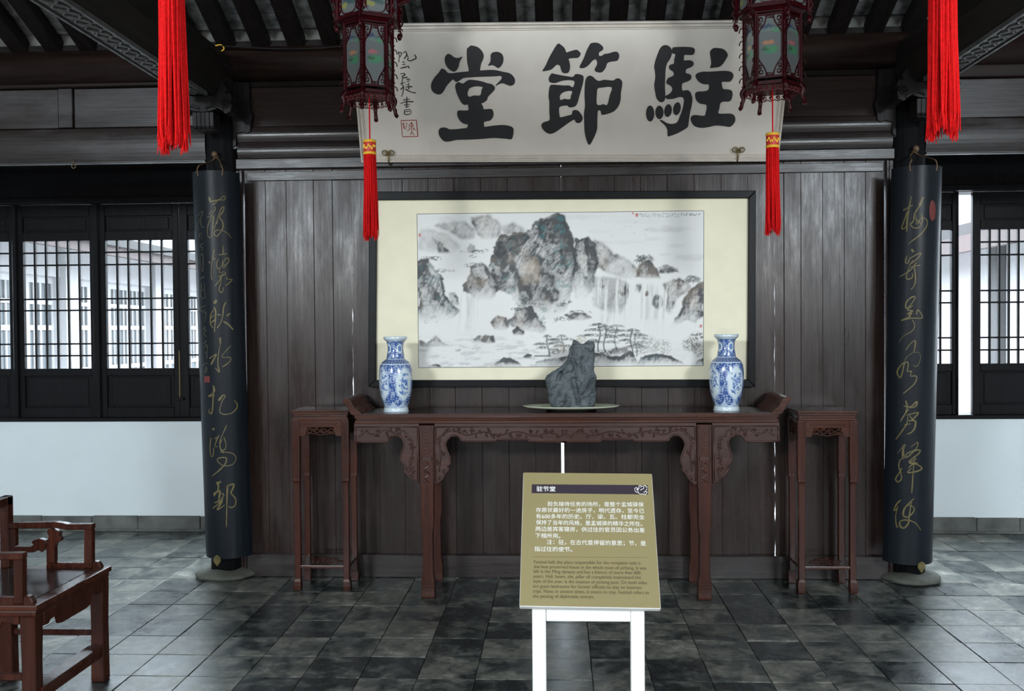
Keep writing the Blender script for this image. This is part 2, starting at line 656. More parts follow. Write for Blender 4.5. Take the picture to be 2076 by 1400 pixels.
for n, (nv, zc, cx, cy) in enumerate(cells):
    rj = random.Random(n)
    if n < 300:
        o = put('tile', tile_me[n % 3], None, floor, (cx, cy, rj.uniform(-0.0015, 0.0012)))
        o.rotation_euler = (rj.uniform(-.004, .004), rj.uniform(-.004, .004), rj.uniform(-.006, .006))
    else:
        fm.box(cx - TW / 2 + .003, cx + TW / 2 - .003, cy - TD / 2 + .003, cy + TD / 2 - .003, -.02, rj.uniform(-.001, .001))
tag(fm.build('tile_field', MT['tile'], floor), kind='stuff')

# ------------------------------------------------------------------ timber screen wall behind the altar table
ZT, ZR, HW = 2.4636, 0.1382, 1.9028
wb = struct('wall_back', 'dark timber plank screen wall behind the altar table', 'wall')
seams = [499, 541, 583, 638, 676, 714, 766, 818, 870, 922, 976, 1030, 1084, 1139, 1193, 1247, 1300, 1354, 1408, 1463, 1517, 1571, 1590, 1624, 1668, 1712, 1755, 1793]
sx_ = [at(x, 640, 0)[0] for x in seams]
for k in range(len(sx_) - 1):
    a, b = sx_[k], sx_[k + 1]
    th = 0.03
    gl = -0.0004
    gr = -0.0004
    rj = random.Random(100 + k)
    rag_l = rag_r = 0.0
    if seams[k] in (714, 1571): rag_l = 0.0045
    if seams[k + 1] in (714, 1571): rag_r = 0.0045
    y0 = rj.uniform(-0.002, 0.002)
    if rag_l or rag_r:
        y0, th = 0.008, 0.012
    n = 46
    ze = np.linspace(ZR - .02, ZT + .02, n)
    L_, R_ = [], []
    for z in ze:
        jl = max(0, rj.uniform(-.35, 1.0)) * rag_l if z < 2.05 else 0
        jr = max(0, rj.uniform(-.35, 1.0)) * rag_r if z < 2.05 else 0
        ml = mr = 0.0
        if seams[k] == 1139: ml = 0.0085 if z < 1.35 else 0.002
        if seams[k + 1] == 1139: mr = 0.0085 if z < 1.35 else 0.002
        L_.append(a + gl + jl + ml)
        R_.append(b - gr - jr - mr)
    if not (rag_l or rag_r or 1139 in (seams[k], seams[k + 1])):
        MB().box(a + gl, b - gr, y0, y0 + th, ZR - .02, ZT + .02).build('plank', MT['plank'], wb, 0.0025)
    else:
        m = MB()
        v, f = [], []
        for q in range(n):
            v += [(L_[q], y0, ze[q]), (R_[q], y0, ze[q]), (R_[q], y0 + th, ze[q]), (L_[q], y0 + th, ze[q])]
        for q in range(n - 1):
            c = 4 * q
            for s in range(4):
                t = (s + 1) % 4
                f.append((c + s, c + t, c + 4 + t, c + 4 + s))
        f += [(3, 2, 1, 0), (4 * n - 4, 4 * n - 3, 4 * n - 2, 4 * n - 1)]
        m.add(v, f).build('plank', MT['plank'], wb)
MB().box(-HW - .02, HW + .02, -.034, -.0035, 0.0, ZR).build('skirting_board', MT['beam'], wb, .004)
zt2 = at(700, 320, 0)[2]
MB().box(-HW - .06, HW + .06, -.035, .05, ZT + .012, zt2).build('top_rail', MT['beam'], wb, .006)
MB().box(-HW, HW, -.012, .02, ZT - .055, ZT + .0).build('leaf_top_rail', MT['beam'], wb, .003)
for sg, xa, xb in ((-1, 479, 489), (-1, 489.5, 497), (1, 1795, 1801), (1, 1801.5, 1818)):
    MB().box(at(xa, 640, 0)[0], at(xb, 640, 0)[0], -.02 if xa in (489.5, 1795) else -.008, .05, 0, ZT + .012).build('stile', MT['plank'], wb, .004)
# header boards over the screen
za, zb, zc = at(700, 319, 0)[2], at(700, 256, 0)[2], at(700, 174, 0)[2]
HB = [(-1.95, 1.95, za, (za + zb) / 2 + .002), (-1.95, 1.95, (za + zb) / 2 + .005, zb)]
for k, (x0, x1, z0, z1) in enumerate(HB):
    m = MB()
    P = []
    for q in range(9):   # gently rounded face
        t = q / 8
        P.append([(x0, -.022 - .013 * math.sin(math.pi * t), z0 + (z1 - z0) * t), (x1, -.022 - .013 * math.sin(math.pi * t), z0 + (z1 - z0) * t)])
    m.grid(P)
    m.add([(x0, .05, z0), (x1, .05, z0), (x1, .05, z1), (x0, .05, z1)], [(0, 3, 2, 1)])
    m.add([(x0, -.022, z0), (x1, -.022, z0), (x1, .05, z0), (x0, .05, z0), (x0, -.022, z1), (x1, -.022, z1), (x1, .05, z1), (x0, .05, z1)], [(0, 3, 2, 1), (4, 5, 6, 7)])
    m.build('header_board', MT['beam'], wb)
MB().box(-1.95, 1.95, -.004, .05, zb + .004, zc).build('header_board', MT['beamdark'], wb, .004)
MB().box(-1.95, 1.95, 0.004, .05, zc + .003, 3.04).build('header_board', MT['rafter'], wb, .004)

# purlin and depth beams
tag(MB().tube([(-4.95, 0.0, 3.115), (4.95, 0.0, 3.115)], 0.105, 20).build('beam', MT['beamdark'], None, 0, True),
    'long round purlin log along the top of the timber screen', 'beam', kind='structure')
for sg in (-1, 1):
    bt = struct('beam', 'heavy depth beam with carved lower edge above the %s column' % ('left' if sg < 0 else 'right'), 'beam', (sg * 2.05, 0, 2.78))
    bc = at(460, 1160, 0)[0] if sg < 0 else at(1842, 1168, 0)[0]
    sec = [(-.07, 2.855), (.07, 2.855), (.10, 2.905), (.12, 2.98), (.11, 3.09), (.075, 3.15), (-.075, 3.15), (-.11, 3.09), (-.12, 2.98), (-.10, 2.905)]
    MB().prism([(bc + a_, -.11, z_) for a_, z_ in sec], (0, -9.6, 0)).build('beam_log', MT['beamy'], bt, .012, False, 2)
    m = MB()
    m.box(bc - .068, bc + .068, -4.4, -.40, 2.842, 2.8545)
    for e in (-.062, .062): m.box(bc + e - .006, bc + e + .006, -4.4, -.40, 2.832, 2.8425)
    for side in range(2):
        pts = []
        for k in range(180):
            Y = -.42 - k * .022
            pts.append((bc + .034 * math.sin(k * .75 + side * 3.1), Y, 2.839))
        m.tube(pts, .007, 5)
    m.build('carved_edge', MT['carvegrey'], bt)

# columns
CLX, CRX = at(460, 1160, 0)[0], at(1842, 1168, 0)[0]
for sg, X in ((-1, CLX), (1, CRX)):
    c = struct('column', 'round black lacquered column at the %s end of the timber screen' % ('left' if sg < 0 else 'right'), 'column', (X, 0.02, 0))
    MB().lathe([(.098, .04), (.101, .5), (.100, 1.6), (.095, 2.98)], (X, 0.02), 40).build('shaft', MT['column'], c, 0, True)
    prof, m = [(.15, 0.0), (.178, .008), (.182, .022), (.165, .036), (.125, .046), (.05, .05)], MB()
    v, f = [], []
    rj = random.Random(5 + sg)
    ph = [rj.uniform(0, 6.28) for _ in range(5)]
    for r, z in prof:
        for k in range(40):
            q = 2 * math.pi * k / 40
            rr = r * (1 + .035 * math.sin(2 * q + ph[0]) + .025 * math.sin(5 * q + ph[1]) + .015 * math.sin(9 * q + ph[2]))
            v.append((X + rr * math.cos(q), .0 + rr * math.sin(q), z * (1 + .1 * math.sin(3 * q + ph[3]))))
    for i in range(len(prof) - 1):
        for k in range(40):
            f.append((i * 40 + k, i * 40 + (k + 1) % 40, (i + 1) * 40 + (k + 1) % 40, (i + 1) * 40 + k))
    m.add(v, f).build('base_stone', MT['basestone'], c, 0, True)
    # carved bracket under the beam end
    Yb = -.24
    zb0, zb1 = 2.765, 2.87
    m = MB()
    for s in (-1, 1):
        out = [(0, zb1), (.10, zb1), (.165, zb1 - .002), (.175, zb1 - .03), (.160, zb1 - .045), (.172, zb1 - .07), (.165, zb1 - .105),
               (.135, zb1 - .118), (.115, zb1 - .10), (.09, zb1 - .085), (.05, zb1 - .10), (0, zb1 - .105)]
        m.prism([(X + s * a, Yb - .06, b) for a, b in out], (0, .12, 0))
        sp = [(X + s * (.135 + .030 * (1 - q / 22) * math.cos(q * .55)), Yb - .062, zb1 - .062 + .030 * (1 - q / 22) * math.sin(q * .55)) for q in range(22)]
        m.tube(sp, .007, 6)
        m.tube(catmull([(X + s * .02, Yb - .062, zb1 - .085), (X + s * .06, Yb - .066, zb1 - .07), (X + s * .1, Yb - .066, zb1 - .085), (X + s * .125, Yb - .062, zb1 - .10)], 5), .008, 6)
    m.build('carved_bracket', MT['dark'], c, .003)
    m = MB()
    for q in range(5):
        xx = X - .05 + .025 * q
        m.stack([(xx, Yb, zb0 - .095, .010, .045), (xx, Yb, zb0 - .08, .012, .052), (xx, Yb, zb0, .0122, .055)])
    m.stack([(X, Yb + .02, zb0 - .10, .052, .05), (X, Yb + .02, zb0, .06, .05)])
    m.build('bracket_block', MT['dark'], c, .002)
    m = MB()
    for s in (-1, 1):
        m.prism([(X + s * .03, Yb - .05, 2.86), (X + s * .125, Yb - .05, 2.868), (X + s * .14, Yb - .05, 2.90), (X + s * .11, Yb - .05, 2.95), (X + s * .03, Yb - .05, 2.96)], (0, .08, 0))
    m.build('bracket_scroll', MT['dark'], c, .004)
    # dark cut-out for the bracket's cast shadow, beside the column on the wall side
    m = MB()
    s = -sg
    m.prism([(X + s * a_, -.045, z_) for a_, z_ in ((.085, 3.0), (.19, 3.0), (.195, 2.84), (.21, 2.80), (.20, 2.755), (.195, 2.70), (.175, 2.69), (.15, 2.70), (.11, 2.69), (.108, 2.62), (.085, 2.60))], (0, .04, 0))
    m.build('bracket_shadow', MT['dark'], c, .003)

# boards over the side bays, in line with the screen
for sg in (-1, 1):
    t = struct('trim_%d' % (1 if sg < 0 else 2), 'worn lintel boards over the %s side bay' % ('left' if sg < 0 else 'right'), 'lintel', (sg * 3.4, 0, 2.5))
    xr = (-4.95, CLX - .085) if sg < 0 else (CRX + .085, 4.95)
    if sg < 0:
        z = [at(250, y, 0)[2] for y in (328, 262, 258, 178, 150)]
    else:
        z = [at(1950, y, 0)[2] for y in (309, 243, 239, 160, 130)]
    m = MB()
    P = []
    for q in range(9):
        tt = q / 8
        zz = z[0] + (z[1] - z[0]) * tt
        yy = -.03 - .016 * math.sin(math.pi * tt)
        P.append([(xr[0], yy, zz), (xr[1], yy, zz)])
    m.grid(P)
    m.add([(xr[0], -.03, z[0]), (xr[1], -.03, z[0]), (xr[1], .06, z[0]), (xr[0], .06, z[0]), (xr[0], -.03, z[1]), (xr[1], -.03, z[1]), (xr[1], .06, z[1]), (xr[0], .06, z[1])],
          [(0, 3, 2, 1), (4, 5, 6, 7), (2, 3, 7, 6)])
    m.build('lintel_board', MT['beam'], t)
    MB().box(xr[0], xr[1], -.045, .0, z[0] - .014, z[0] - .002).build('lintel_edge', MT['beam'], t, .002)
    xs = at(120, 220, 0)[0], at(149, 220, 0)[0]
    if sg > 0: xs = (-xs[1] + .25, -xs[0] + .25)
    cuts = [xr[0], xs[0] - .004, xs[1] + .004, xr[1]]
    for a, b in ((cuts[0], cuts[1]), (cuts[2], cuts[3])):
        MB().box(a, b, .0, .04, z[2], z[3]).build('upper_panel', MT['beam'], t, .004)
    MB().box(xs[0], xs[1], -.014, .04, z[2], z[3]).build('panel_stile', MT['beam'], t, .004)
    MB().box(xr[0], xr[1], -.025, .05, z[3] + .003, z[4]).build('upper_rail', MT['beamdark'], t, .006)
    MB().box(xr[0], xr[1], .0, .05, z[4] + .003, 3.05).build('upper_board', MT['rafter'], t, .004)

# ------------------------------------------------------------------ ceiling: rafters and grey bricks
SL = -0.437
zr = lambda Y, d=0.0: 3.222 + SL * Y + d
ceil = struct('ceiling', 'dark rafters under rows of grey roof bricks', 'ceiling')
RS = 0.2155
XR0 = at(950, 20, -.26)[0]
raf = MB().prism([(-.052, .30, zr(.30)), (-.052, -4.95, zr(-4.95)), (-.052, -4.95, zr(-4.95, .085)), (-.052, .30, zr(.30, .085))], (.104, 0, 0)).mesh('rafter', .008)
raf.materials.append(MT['rafter'])
for k in range(-21, 24):
    X = XR0 + RS * k
    if abs(X) < 4.9: put('rafter', raf, None, ceil, (X, 0, 0))
bl = 0.115
bme = []
for k in range(3):
    m = MB().prism([(-RS / 2 + .003, 0, 0), (-RS / 2 + .003, -bl + .004 + .001 * k, SL * (-bl + .004)), (-RS / 2 + .003, -bl + .004, SL * (-bl + .004) + .03), (-RS / 2 + .003, 0, .03)], (RS - .006, 0, 0)).mesh('brick', .002)
    m.materials.append(MT['brick'])
    bme.append(m)
for r in range(7):
    for k in range(-21, 23):
        X = XR0 + RS * (k + .5)
        if abs(X) < 3.0:
            Y = -.02 - bl * r
            put('brick', bme[(k * 5 + r) % 3], None, ceil, (X, Y, zr(Y, .088) + random.Random(k * 31 + r).uniform(0, .004)))
MB().prism([(-5, .6, zr(.6, .122)), (-5, -5.0, zr(-5.0, .122)), (-5, -10.2, zr(-5.0, .122) - 1.4), (-5, -10.2, zr(-5.0, .322) - 1.4), (-5, -5.0, zr(-5.0, .322)), (-5, .6, zr(.6, .322))], (10, 0, 0)).build('roof_slab', MT['brick'], ceil)
MB().prism([(-5.2, .6, zr(.6, .09)), (-5.2, 1.7, zr(1.7, .09)), (-5.2, 1.7, zr(1.7, .25)), (-5.2, .6, zr(.6, .25))], (10.4, 0, 0)).build('rear_eave', MT['rafter'], ceil)
MB().box(-4.95, 4.95, .03, .06, zr(0, .012), zr(0, .16)).build('eave_plaster', MT['eave'], ceil)
MB().box(-4.95, 4.95, .012, .03, 3.18, zr(0, .04)).build('eave_board', MT['rafter'], ceil)

# ------------------------------------------------------------------ rear side walls with lattice windows
YW = 1.2949
ZB, ZS = 0.1063, 0.8213
for sg in (-1, 1):
    nm = 'left' if sg < 0 else 'right'
    w = struct('wall_rear_%s' % nm, 'white plastered wall under the %s lattice windows' % nm, 'wall', (sg * 3.4, YW, 0))
    x0, x1 = (-5.1, -1.93) if sg < 0 else (1.93, 5.1)
    MB().box(x0, x1, YW, YW + .24, 0, ZS).build('plaster_wall', MT['plaster'], w, .004)
    ztop = at(120, 415, YW)[2]
    MB().box(x0, x1, YW + .02, YW + .2, ztop + .004, 2.80).build('upper_wall', MT['sash'], w)
    MB().box(x0, x1, YW - .03, YW + .10, at(120, 413, YW)[2], at(120, 402, YW)[2]).build('head_rail', MT['sash'], w, .005)
    MB().box(x0, x1, YW - .02, YW + .2, ZS + .001, ZS + .03).build('sill_timber', MT['sash'], w, .004)
    b = struct('baseboard_%s' % nm, 'grey stone plinth along the foot of the white %s wall' % nm, 'plinth', (sg * 3.4, YW, 0))
    x = x0
    rj = random.Random(3 + sg)
    while x < x1 - .05:
        wd = min(rj.uniform(.26, .48), x1 - x)
        MB().box(x + .002, x + wd - .002, YW - rj.uniform(.028, .036), YW - .001, -.005, ZB + rj.uniform(-.004, .003)).build('stone_block', MT['stone'], b, .005)
        x += wd
    MB().box(x0, x1, YW - .055, YW - .034, -.005, .012).build('stone_kerb', MT['stone'], b, .004)
# doorway bay behind the screen is left open to the courtyard; two posts frame it
for sg in (-1, 1):
    tag(MB().box(sg * 1.93 - .06, sg * 1.93 + .06, YW, YW + .15, 0, 2.8).build('trim_%d' % (3 if sg < 0 else 4), MT['sash'], None, .006),
        'black post at the courtyard doorway behind the %s column' % ('left' if sg < 0 else 'right'), 'post', kind='structure')

zl = {y: at(120, y, YW)[2] for y in (415, 439, 470, 488, 512, 537, 606, 629, 697, 721, 747, 762, 826, 832)}
ZLEV = [zl[512], zl[537], zl[606], zl[629], zl[697], zl[721]]


def window(n, a, b, sl, sr, cols, label):
    """one lattice leaf between pixel columns a..b (stile widths sl, sr)"""
    X0, X1 = at(a, 620, YW)[0], at(b, 620, YW)[0]
    L0, L1 = at(a + sl, 620, YW)[0], at(b - sr, 620, YW)[0]
    w = struct('window_%d' % n, label, 'window', ((X0 + X1) / 2, YW, ZS))
    y0, y1 = YW + .005, YW + .045
    MB().box(X0, L0, y0, y1, ZS + .03, zl[415]).build('stile', MT['sash'], w, .004)
    MB().box(L1, X1, y0, y1, ZS + .03, zl[415]).build('stile', MT['sash'], w, .004)
    for za_, zb_ in ((zl[439], zl[415]), (zl[488], zl[470]), (zl[762], zl[747]), (ZS + .03, zl[826])):
        MB().box(L0, L1, y0 + .001, y1, za_, zb_).build('rail', MT['sash'], w, .003)
    for za_, zb_ in ((zl[470], zl[439]), (zl[826], zl[762])):
        m = MB().box(L0 - .005, L1 + .005, y0 + .02, y0 + .034, za_ - .005, zb_ + .005)
        m.box(L0 + .03, L1 - .03, y0 + .014, y0 + .021, za_ + .012, zb_ - .012)
        m.build('panel', MT['sash'], w, .003)
    vb = MB().box(-.0065, .0065, 0, .022, zl[747] - ZS, zl[488] - ZS).mesh('muntin', .002)
    hb = MB().box(L0, L1, y0 + .008, y0 + .026, -.006, .006)
    hb = MB().box(-(L1 - L0) / 2, (L1 - L0) / 2, 0, .018, -.006, .006).mesh('muntin', .002)
    vb.materials.append(MT['sash'])
    hb.materials.append(MT['sash'])
    for k in range(1, cols):
        put('muntin', vb, None, w, (L0 + (L1 - L0) * k / cols, y0 + .006, ZS))
    for z in ZLEV:
        put('muntin', hb, None, w, ((L0 + L1) / 2, y0 + .009, z))
    MB().box(L0 - .004, L1 + .004, y0 + .030, y0 + .033, zl[747] - .004, zl[488] + .004).build('pane', MT['glass'], w)


window(1, -134, 28, 11, 10, 6, 'lattice window leaf cut by the left edge of the picture')
window(2, 37, 190, 10, 8, 6, 'lattice window leaf second from the picture left edge, above white wall')
window(3, 203, 363, 11, 13, 6, 'lattice window leaf third from the picture left edge, nearest whole leaf to left column')
window(4, 364, 516, 17, 11, 6, 'lattice window leaf half hidden behind the left couplet board')
window(5, 1786, 1939, 10, 8, 6, 'lattice window leaf half hidden behind the right couplet board')
window(6, 1973, 2136, 16, 10, 7, 'lattice window leaf right of the bright open gap, cut by the picture edge')
for k, (a, b) in enumerate(((28.5, 36.5), (190.5, 202.5), (1939.5, 1941.5))):
    MB_ = MB().box(at(a, 620, YW)[0], at(b, 620, YW)[0], YW - .02, YW + .06, ZS + .03, zl[415] + .004)
    tag(MB_.build('trim_%d' % (5 + k), MT['sash'], None, .004), ['thin black post left of the second lattice window', 'black double post between the second and third lattice windows', 'thin black jamb at the left of the bright gap'][k], 'post', kind='structure')
xb_, zb_ = at(366, 800, YW)[0], at(366, 806, YW)[2]
hk = thing('window_bolt', 'thin steel bolt rod on the lattice window beside the left column', 'bolt', (xb_, YW - .01, zb_))
MB().tube([(xb_, YW - .012, zb_), (xb_, YW - .012, at(366, 710, YW)[2])], .004, 6).build('rod', MT['brass'], hk)
MB().box(xb_ - .03, xb_ + .03, YW - .02, YW + .004, zb_ - .016, zb_ + .004).build('catch', MT['sash'], hk, .002)

# ------------------------------------------------------------------ hall sides and front (behind the camera)
zpk = zr(-5.0, .122)
for sg in (-1, 1):
    tag(MB().prism([(sg * 5.0, 1.5, 0), (sg * 5.0, -10, 0), (sg * 5.0, -10, 4.2), (sg * 5.0, -5, zpk + .1), (sg * 5.0, 1.5, 2.75)], (sg * .15, 0, 0)).build('wall_left' if sg < 0 else 'wall_right', MT['plaster']),
        'white plastered %s side wall of the hall' % ('left' if sg < 0 else 'right'), 'wall', kind='structure')
fw = struct('wall_front', 'timber front wall of the hall with door leaves between posts', 'wall', (0, -10, 0))
for x in (-4.9, -2.05, 2.05, 4.9):
    MB().box(x - .1, x + .1, -10.15, -9.9, 0, 4.3).build('front_post', MT['column'], fw)
for k in range(20):  # unseen leaves closed across the whole front to shut out sky light
    MB().box(-5 + k * .5 + .004, -5 + (k + 1) * .5 - .004, -10.08, -10.0, 0, 4.3).build('door_leaf', MT['beam'], fw, .01)

# ------------------------------------------------------------------ courtyard seen through the lattice
tag(MB().box(-30, 30, 1.5, 40, -.25, -.1).build('ground', MT['ground']), 'pale paved courtyard outside the windows', 'ground', kind='structure')
tag(MB().box(-30, 30, -40, -10, -.25, -.1).build('ground', MT['ground']), 'pale paved forecourt in front of the hall', 'ground', kind='structure')


def wing(name, label, X, sg, Y0, Y1, first):
    g = thing(name, label, 'building', (X, (Y0 + Y1) / 2, -.1))
    MB().box(X, X + sg * .2, Y0, Y1, -.1, .55).build('wall', MT['extwall'], g)
    MB().box(X, X + sg * .2, Y0, Y1, 2.12, 2.75).build('wall', MT['extwall'], g)
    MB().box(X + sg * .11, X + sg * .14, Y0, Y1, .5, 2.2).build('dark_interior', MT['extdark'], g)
    y = Y0
    k = 0
    while y < Y1 - .2:
        post = k % 5 == 0
        wd = .28 if post else .52
        if post:
            MB().box(X - sg * .06, X + sg * .2, y, y + wd, .5, 2.7).build('column', MT['extwall'], g)
        else:
            m = MB()
            for a, b_, c, d in ((0, .07, 0, 1), (.93, 1, 0, 1), (0, 1, 0, .06), (0, 1, .95, 1), (.47, .53, 0, 1), (0, 1, .30, .335), (0, 1, .62, .655), (0, 1, .80, .83), (.23, .27, .3, .95), (.73, .77, .3, .95)):
                e = .004 if b_ - a < .5 else 0
                m.box(X + sg * (.085 + e), X + sg * (.102 + e), y + a * wd, y + b_ * wd, .55 + c * 1.57, .55 + d * 1.57)
            m.build('window', MT['extwall'], g)
        y += wd
        k += 1
    m = MB()
    m.prism([(X - sg * .75, Y0, 2.44), (X + sg * .3, Y0, 2.86), (X + sg * 1.8, Y0, 3.7), (X + sg * 1.8, Y0, 3.82), (X - sg * .78, Y0, 2.53)], (0, Y1 - Y0, 0))
    m.build('roof', MT['extroof'], g)
    MB().box(X - sg * .70, X - sg * .62, Y0, Y1, 2.34, 2.47).build('eave_board', MT['exteave'], g)
    return g


wing('courtyard_house', 'pale courtyard side house with lattice windows seen through the left windows', -5.6, -1, 2.3, 14, 0)
bw = thing('courtyard_house', 'whitewashed courtyard house with pinkish eave seen through the right window gap', 'building', (5.6, 8, -.1))
MB().box(5.6, 5.8, 2.3, 14, -.1, 2.9).build('wall', MT['extwall'], bw)
MB().prism([(4.85, 2.3, 2.58), (5.9, 2.3, 3.0), (7.4, 2.3, 3.8), (7.4, 2.3, 3.95), (4.8, 2.3, 2.7)], (0, 11.7, 0)).build('roof', MT['extroof'], bw)
MB().box(4.85, 4.93, 2.3, 14, 2.38, 2.62).build('eave_board', MT['exteave'], bw)
for y in (3.6, 6.4, 9.2):
    MB().box(5.5, 5.62, y, y + .22, -.1, 2.7).build('column', MT['extwood'], bw)
fb = thing('courtyard_hall', 'distant whitewashed hall closing the courtyard behind the windows', 'building', (0, 16, -.1))
MB().box(-9, 9, 16, 16.3, -.1, 3.0).build('wall', MT['extwall'], fb)
for k in range(-8, 9):
    MB().box(k * 1.0 - .07, k * 1.0 + .07, 15.85, 16.0, -.1, 2.8).build('column', MT['extwood'] if k % 2 else MT['extwall'], fb)
MB().prism([(-9.4, 15.1, 2.75), (-9.4, 18, 4.6), (-9.4, 18, 4.75), (-9.4, 15.05, 2.88)], (18.8, 0, 0)).build('roof', MT['extroof'], fb)
MB().box(-9.4, 9.4, 15.2, 15.28, 2.62, 2.80).build('eave_board', MT['exteave'], fb)

# ------------------------------------------------------------------ calligraphy plaque
pBL, pBR = at(733, 328, -.055), at(1577, 326, -.055)
pTL = at(703, 49, -.385)
PO = np.array(pBL)
PU = (pBR - pBL) / np.linalg.norm(pBR - pBL)
PV = pTL - pBL
PV = PV - PU * np.dot(PV, PU)
PH = np.linalg.norm(PV)
PV /= PH
PN = np.cross(PU, PV)          # towards the room
PW = np.linalg.norm(pBR - pBL)
plq = thing('hanging_plaque', 'cream name plaque with three big black characters leaning out over the screen', 'plaque', (0, -.055, pBL[2]))


def pl(u, v, n=0.0):
    return PO + PU * u + PV * v + PN * n


def slab(u0, u1, v0, v1, n0, n1, flare=0.0):
    m = MB()
    pts = [pl(u0, v0, n0), pl(u1, v0, n0), pl(u1 + flare, v1, n0), pl(u0 - flare, v1, n0)]
    return m.prism(pts, PN * (n1 - n0))


slab(0, PW, 0, PH, -.03, 0).build('panel', MT['cream'], plq, .003)
for k, (w0, w1, h) in enumerate(((0, .010, .016), (.018, .030, .009), (.036, .041, .005))):
    for (u0, u1, v0, v1) in ((w0, PW - w0, w0, w1), (w0, PW - w0, PH - w1, PH - w0), (w0, w1, w1, PH - w1), (PW - w1, PW - w0, w1, PH - w1)):
        slab(u0, u1, v0, v1, 0.0003, h).build('moulding', MT['creamedge'], plq, .002)


def px_plane(pts, org, sc, off):
    return [on_plane(org[0] + x / sc, org[1] + y / sc, PO + PN * off, PN) for x, y in pts]


def filled(polys, org, sc, m, parent, name='character', off=.0015, depth=.003, smooth=3):
    """outlines with holes, as a thin raised shape on the plaque"""
    cu = bpy.data.curves.new('c', 'CURVE')
    cu.dimensions = '2D'
    cu.fill_mode = 'BOTH'
    cu.extrude = depth / 2
    for poly in polys:
        pts = catmull(px_plane(poly, org, sc, off), smooth, True)
        sp = cu.splines.new('POLY')
        sp.points.add(len(pts) - 1)
        for q, p in enumerate(pts):
            d = p - PO
            sp.points[q].co = (np.dot(d, PU), np.dot(d, PV), 0, 1)
        sp.use_cyclic_u = True
    ob = bpy.data.objects.new('c', cu)
    COL.objects.link(ob)
    dg = bpy.context.evaluated_depsgraph_get()
    me = bpy.data.meshes.new_from_object(ob.evaluated_get(dg))
    bpy.data.objects.remove(ob)
    me.name = name
    org_ = np.array(origin_of(parent))
    base = PO + PN * off - org_
    T = Matrix([[PU[i], PV[i], PN[i], base[i]] for i in range(3)] + [[0, 0, 0, 1]])
    me.transform(T)
    me.materials.clear()
    return put(name, me, m, parent)


def ell(cx, cy, rx, ry, rot=0, n=12):
    return [(cx + rx * math.cos(q) * math.cos(rot) - ry * math.sin(q) * math.sin(rot), cy + rx * math.cos(q) * math.sin(rot) + ry * math.sin(q) * math.cos(rot)) for q in [2 * math.pi * k / n for k in range(n)]]


TANG = [[(315, 185), (350, 200), (380, 225), (420, 238), (460, 232), (495, 220), (470, 265), (452, 310), (445, 350), (415, 400), (380, 415), (335, 395), (295, 355), (270, 300), (265, 240), (285, 200)],
        [(600, 78), (650, 85), (700, 105), (745, 150), (768, 210), (755, 265), (735, 310), (720, 390), (720, 430), (580, 430), (575, 380), (555, 290), (550, 130), (575, 100)],
        [(905, 162), (950, 160), (1000, 185), (1022, 235), (1015, 300), (985, 350), (950, 368), (915, 345), (880, 330), (830, 338), (828, 325), (855, 280), (858, 200), (880, 170)],
        [(235, 375), (275, 395), (300, 425), (345, 435), (430, 425), (560, 412), (720, 400), (850, 392), (930, 397), (1010, 415), (1100, 435), (1150, 475), (1172, 530), (1155, 580), (1110, 597), (1060, 580), (1020, 565), (980, 570), (925, 598), (930, 580), (970, 540), (1000, 500), (985, 470), (900, 475), (760, 480), (610, 487), (510, 497), (470, 520), (425, 547), (395, 535), (372, 515), (335, 550), (290, 600), (250, 670), (205, 708), (150, 700), (105, 665), (88, 605), (100, 545), (140, 480), (190, 425), (215, 385)],
        [(445, 550), (500, 568), (540, 540), (580, 520), (650, 523), (740, 540), (820, 565), (870, 575), (905, 605), (912, 640), (880, 680), (840, 720), (820, 745), (810, 780), (770, 812), (720, 830), (640, 840), (560, 838), (525, 843), (485, 820), (440, 740), (410, 660), (400, 600), (415, 565)],
        [(575, 820), (720, 820), (760, 870), (770, 900), (840, 895), (880, 905), (895, 960), (885, 1005), (850, 1045), (800, 1055), (768, 1075), (762, 1150), (560, 1160), (565, 1100), (510, 1085), (465, 1050), (430, 990), (428, 935), (450, 915), (560, 915), (572, 880)],
        [(250, 1135), (290, 1140), (330, 1158), (420, 1155), (560, 1140), (760, 1130), (900, 1110), (1020, 1103), (1100, 1115), (1145, 1140), (1153, 1190), (1130, 1283), (1060, 1280), (900, 1270), (770, 1280), (600, 1290), (420, 1295), (340, 1312), (270, 1315), (220, 1280), (188, 1220), (190, 1165), (215, 1140)]]
TANG_H = [(585, 630), (640, 608), (700, 603), (755, 615), (742, 645), (735, 690), (715, 722), (640, 722), (590, 738), (565, 725), (560, 685), (575, 650)]
JIE_A = [(320, 110), (360, 135), (395, 170), (415, 218), (450, 210), (500, 195), (545, 188), (580, 215), (592, 240), (560, 285), (500, 290), (445, 300), (455, 340), (462, 400), (445, 465), (400, 477), (365, 465), (345, 420), (335, 385), (300, 372), (270, 395), (230, 430), (180, 445), (125, 452), (125, 435), (160, 380), (200, 290), (250, 200), (290, 135)]
JIE_B = [(725, 105), (790, 100), (835, 120), (868, 155), (865, 190), (820, 220), (820, 260), (850, 262), (885, 240), (940, 232), (1000, 213), (1045, 215), (1068, 255), (1058, 300), (1035, 325), (960, 335), (920, 355), (900, 410), (860, 460), (820, 468), (775, 455), (765, 425), (790, 380), (795, 340), (775, 305), (740, 320), (700, 365), (650, 405), (600, 415), (578, 400), (595, 360), (630, 290), (660, 210), (700, 130)]
